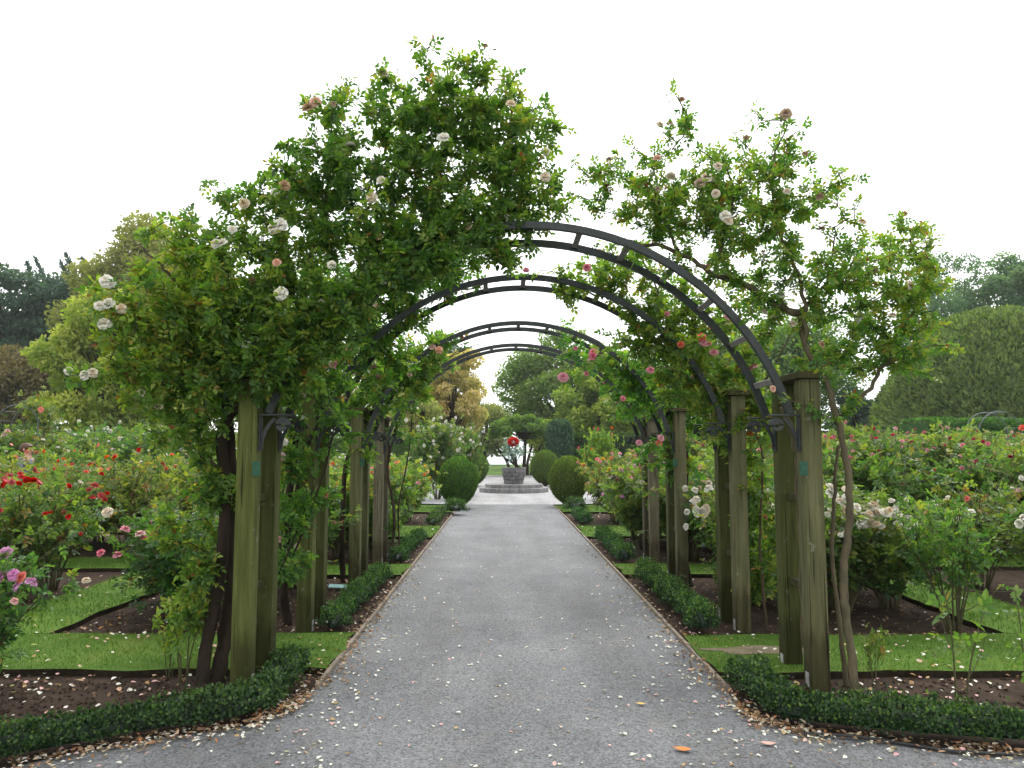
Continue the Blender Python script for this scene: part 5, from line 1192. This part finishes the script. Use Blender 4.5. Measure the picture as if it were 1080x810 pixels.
# ------------------------------------------------------------------ visitor among the roses
def visitor():
    Y = 15.0; hd = at(27, 476, Y); sc = (hd[2] - .0) / 1.50
    root = empty('person', (hd[0], Y, 0), 0, 'brown-haired visitor in grey-blue top walking behind the scarlet roses', 'person')
    def skin(name, V, E, Rr, mat, sub=2):
        me = bpy.data.meshes.new(name); me.from_pydata([tuple(np.array(v) * sc) for v in V], E, []); o = link(name, me, root); me.materials.append(mat)
        md = o.modifiers.new('skin', 'SKIN'); me.skin_vertices.new() if not me.skin_vertices else None
        for q, r_ in zip(me.skin_vertices[0].data, Rr): q.radius = (r_ * sc, r_ * sc * .9) if np.isscalar(r_) else (r_[0] * sc, r_[1] * sc)
        me.skin_vertices[0].data[0].use_root = True
        ss = o.modifiers.new('sub', 'SUBSURF'); ss.levels = sub; ss.render_levels = sub
        return o
    # faces +X; body one continuous surface
    V = [(0, 0, .90), (0, 0, 1.08), (.02, 0, 1.26), (.02, 0, 1.36), (.04, 0, 1.42), (.05, 0, 1.50), (.06, 0, 1.59),
         (0, .09, .86), (.08, .10, .48), (.02, .10, .07), (.14, .10, .03), (0, -.09, .86), (-.08, -.10, .48), (-.22, -.10, .12), (-.12, -.10, .05),
         (.01, .17, 1.33), (-.03, .23, 1.07), (.10, .22, .86), (.17, .21, .80), (.01, -.17, 1.33), (.05, -.23, 1.08), (.20, -.20, .92), (.27, -.19, .88)]
    E = [(0, 1), (1, 2), (2, 3), (3, 4), (4, 5), (5, 6), (0, 7), (7, 8), (8, 9), (9, 10), (0, 11), (11, 12), (12, 13), (13, 14), (3, 15), (15, 16), (16, 17), (17, 18), (3, 19), (19, 20), (20, 21), (21, 22)]
    Rr = [(.13, .10), (.12, .095), (.14, .10), (.10, .08), .052, .085, .075, .085, .055, .04, .035, .085, .055, .04, .035, .055, .042, .032, .03, .055, .042, .032, .03]
    skin('body', V, E, Rr, M_skin)
    skin('top', V[:4] + [V[15], V[16], V[19], V[20]], [(0, 1), (1, 2), (2, 3), (3, 4), (4, 5), (3, 6), (6, 7)], [(.15, .12), (.14, .115), (.16, .12), (.115, .095), .068, .055, .068, .055], M_shirt)
    skin('trousers', [V[0], V[7], V[8], V[9], V[11], V[12], V[13]], [(0, 1), (1, 2), (2, 3), (0, 4), (4, 5), (5, 6)], [(.145, .12), .10, .07, .055, .10, .07, .055], M_jeans)
    mb = MB(); z = np.linspace(-1, 1, 9); aa = np.linspace(0, 2 * np.pi, 17)[:-1]
    Vh = np.array([[(.02 + .118 * math.sqrt(max(0, 1 - q * q)) * math.cos(t) - .012, .1 * math.sqrt(max(0, 1 - q * q)) * math.sin(t), 1.565 + .105 * q) for t in aa] for q in z])
    front = (Vh[..., 0] > .085); Vh[..., 2] = np.where(front & (Vh[..., 2] < 1.60), 1.60 + .02 * (Vh[..., 2] - 1.5), Vh[..., 2])
    f = [(i * 16 + j, i * 16 + (j + 1) % 16, (i + 1) * 16 + (j + 1) % 16, (i + 1) * 16 + j) for i in range(8) for j in range(16)]
    mb.add(Vh.reshape(-1, 3) * sc, np.array(f)); 
    mb.tube(np.array([(-.06, 0, 1.56), (-.10, 0, 1.52), (-.11, 0, 1.44)]) * sc, np.array([.04, .035, .012]) * sc, 8); mb.build('hair', M_hair, root, True)
    mb = MB(); mb.add(np.array([(.135, -.016, 1.50), (.135, .016, 1.50), (.175, 0, 1.505), (.13, 0, 1.55)]) * sc, [[0, 1, 2], [1, 3, 2], [3, 0, 2], [0, 3, 1]]); mb.build('nose', M_skin, root)
    for s_ in (-1, 1):
        mb = MB(); mb.lathe([(.0, .012), (.009, .008), (.012, 0), (.009, -.008), (0, -.012)], 8); mb.build('eye', M_hair, root, loc=np.array([.118, s_ * .034, 1.535]) * sc)
        mb = MB(); mb.tube(np.array([(.02, s_ * .088, 1.55), (.03, s_ * .1, 1.53), (.02, s_ * .09, 1.5)]) * sc, np.array([.012, .018, .01]) * sc, 6); mb.build('ear', M_skin, root)
    mb = MB(); mb.box((0, 0, 0), (.012, .045, .01)); mb.build('mouth', M_shoe, root, loc=np.array([.128, 0, 1.468]) * sc)
    for (x, y, zz) in ((.07, .10, .035), (-.16, -.10, .05)):
        mb = MB(); mb.box((0, 0, 0), (.26, .10, .08), bevel=.03); mb.build('shoe', M_hair, root, loc=np.array([x, y, zz]) * sc)
M_shoe = plainmat('lip', (.35, .12, .1), (.4, .15, .12), 10)
visitor()

# scarlet clusters on the leggy bushes at the left edge, and blooms between the posts
edge = place_bush(-5.05, 8.0, 'leggy', ['scarlet'], 0, 1.28, 'leggy rose bush with clustered scarlet blooms by the left edge of the picture', tint=(.95, 1, .9))
for (px, py, sz) in ((4, 511, .12), (12, 508, .13), (20, 510, .11), (28, 506, .12), (35, 507, .13), (42, 508, .1), (94, 516, .11), (100, 512, .12), (107, 523, .13), (111, 527, .1), (113, 520, .08), (48, 542, .09), (53, 541, .09), (72, 545, .09), (85, 563, .07)):
    bloom_at(edge, px, py, 7.6, 'scarlet', sz * .7)
for side in (-1, 1):
    for k, (x, y, h) in enumerate(((9.5, 22.0, 1.9), (11.5, 22.5, 2.0), (13.5, 22.0, 2.1), (15.5, 22.5, 2.1), (10.5, 25.5, 2.0), (13.0, 26.0, 2.2), (15.5, 26.0, 2.2), (18.0, 26.0, 2.2))):
        place_bush(side * x, y, 'tall', [['white'], ['salmon', 'rose red']][side > 0], 16, h, 'distant %s rose shrub beside the court, %s in its line on the %s' % (('white', 'red')[side > 0], ORD[k], ('left', 'right')[side > 0]), .12, (.95, 1.02, .95), wide=1.1, name='rose_shrub', group='tall rose shrubs at the back of the beds')

# ------------------------------------------------------------------ damp air
hm, hnt, hout = newmat('haze_air')
hv = hnt.nodes.new('ShaderNodeVolumePrincipled'); hv.inputs['Color'].default_value = (.92, .95, 1, 1); hv.inputs['Density'].default_value = .00035; hv.inputs['Anisotropy'].default_value = .2
hnt.links.new(hv.outputs[0], hout.inputs['Volume'])
mb = MB(); mb.box((0, 190, 19.5), (520, 440, 43)); hz = mb.build('haze', hm); hz['kind'] = 'stuff'; hz['label'] = 'faint damp air over the garden'
S.cycles.volume_bounces = 1

# roses crowding the path edge beyond the third arch
for (x, y, cols, nb, h, t, lab) in ((-2.1, 12.3, ['orange'], 12, 1.35, (1.05, 1.05, .9), 'rose bush dotted with orange blooms beyond the farthest left arch posts'),
        (-2.0, 11.1, ['pink'], 4, .85, (.95, 1, .95), 'low rose bush with two-tone pink blooms behind the farthest left post'),
        (-2.2, 16.6, ['white', 'yellow'], 10, 1.3, (1.1, 1.1, .95), 'pale green rose bush in front of the larger left topiary ball'),
        (2.15, 12.0, ['pink', 'lilac pink'], 22, 1.4, (1, 1.02, .95), 'rose bush full of pink blooms just beyond the farthest right arch posts'),
        (2.2, 13.2, ['peach', 'yellow', 'pink'], 20, 1.35, (1.1, 1.05, .9), 'rose bush with peach and yellow blooms, next beyond the pink one on the right'),
        (2.3, 16.2, ['salmon', 'blush', 'pink'], 26, 1.35, (1.05, 1, .9), 'rose bush with salmon and blush blooms in front of the larger right topiary ball'),
        (2.9, 17.6, ['pink', 'white'], 26, 1.45, (1, 1, .95), 'pink and white rose bush just outside the larger right topiary ball')):
    place_bush(x, y, 'full', cols, nb, h, lab, .095, t, wide=.95)
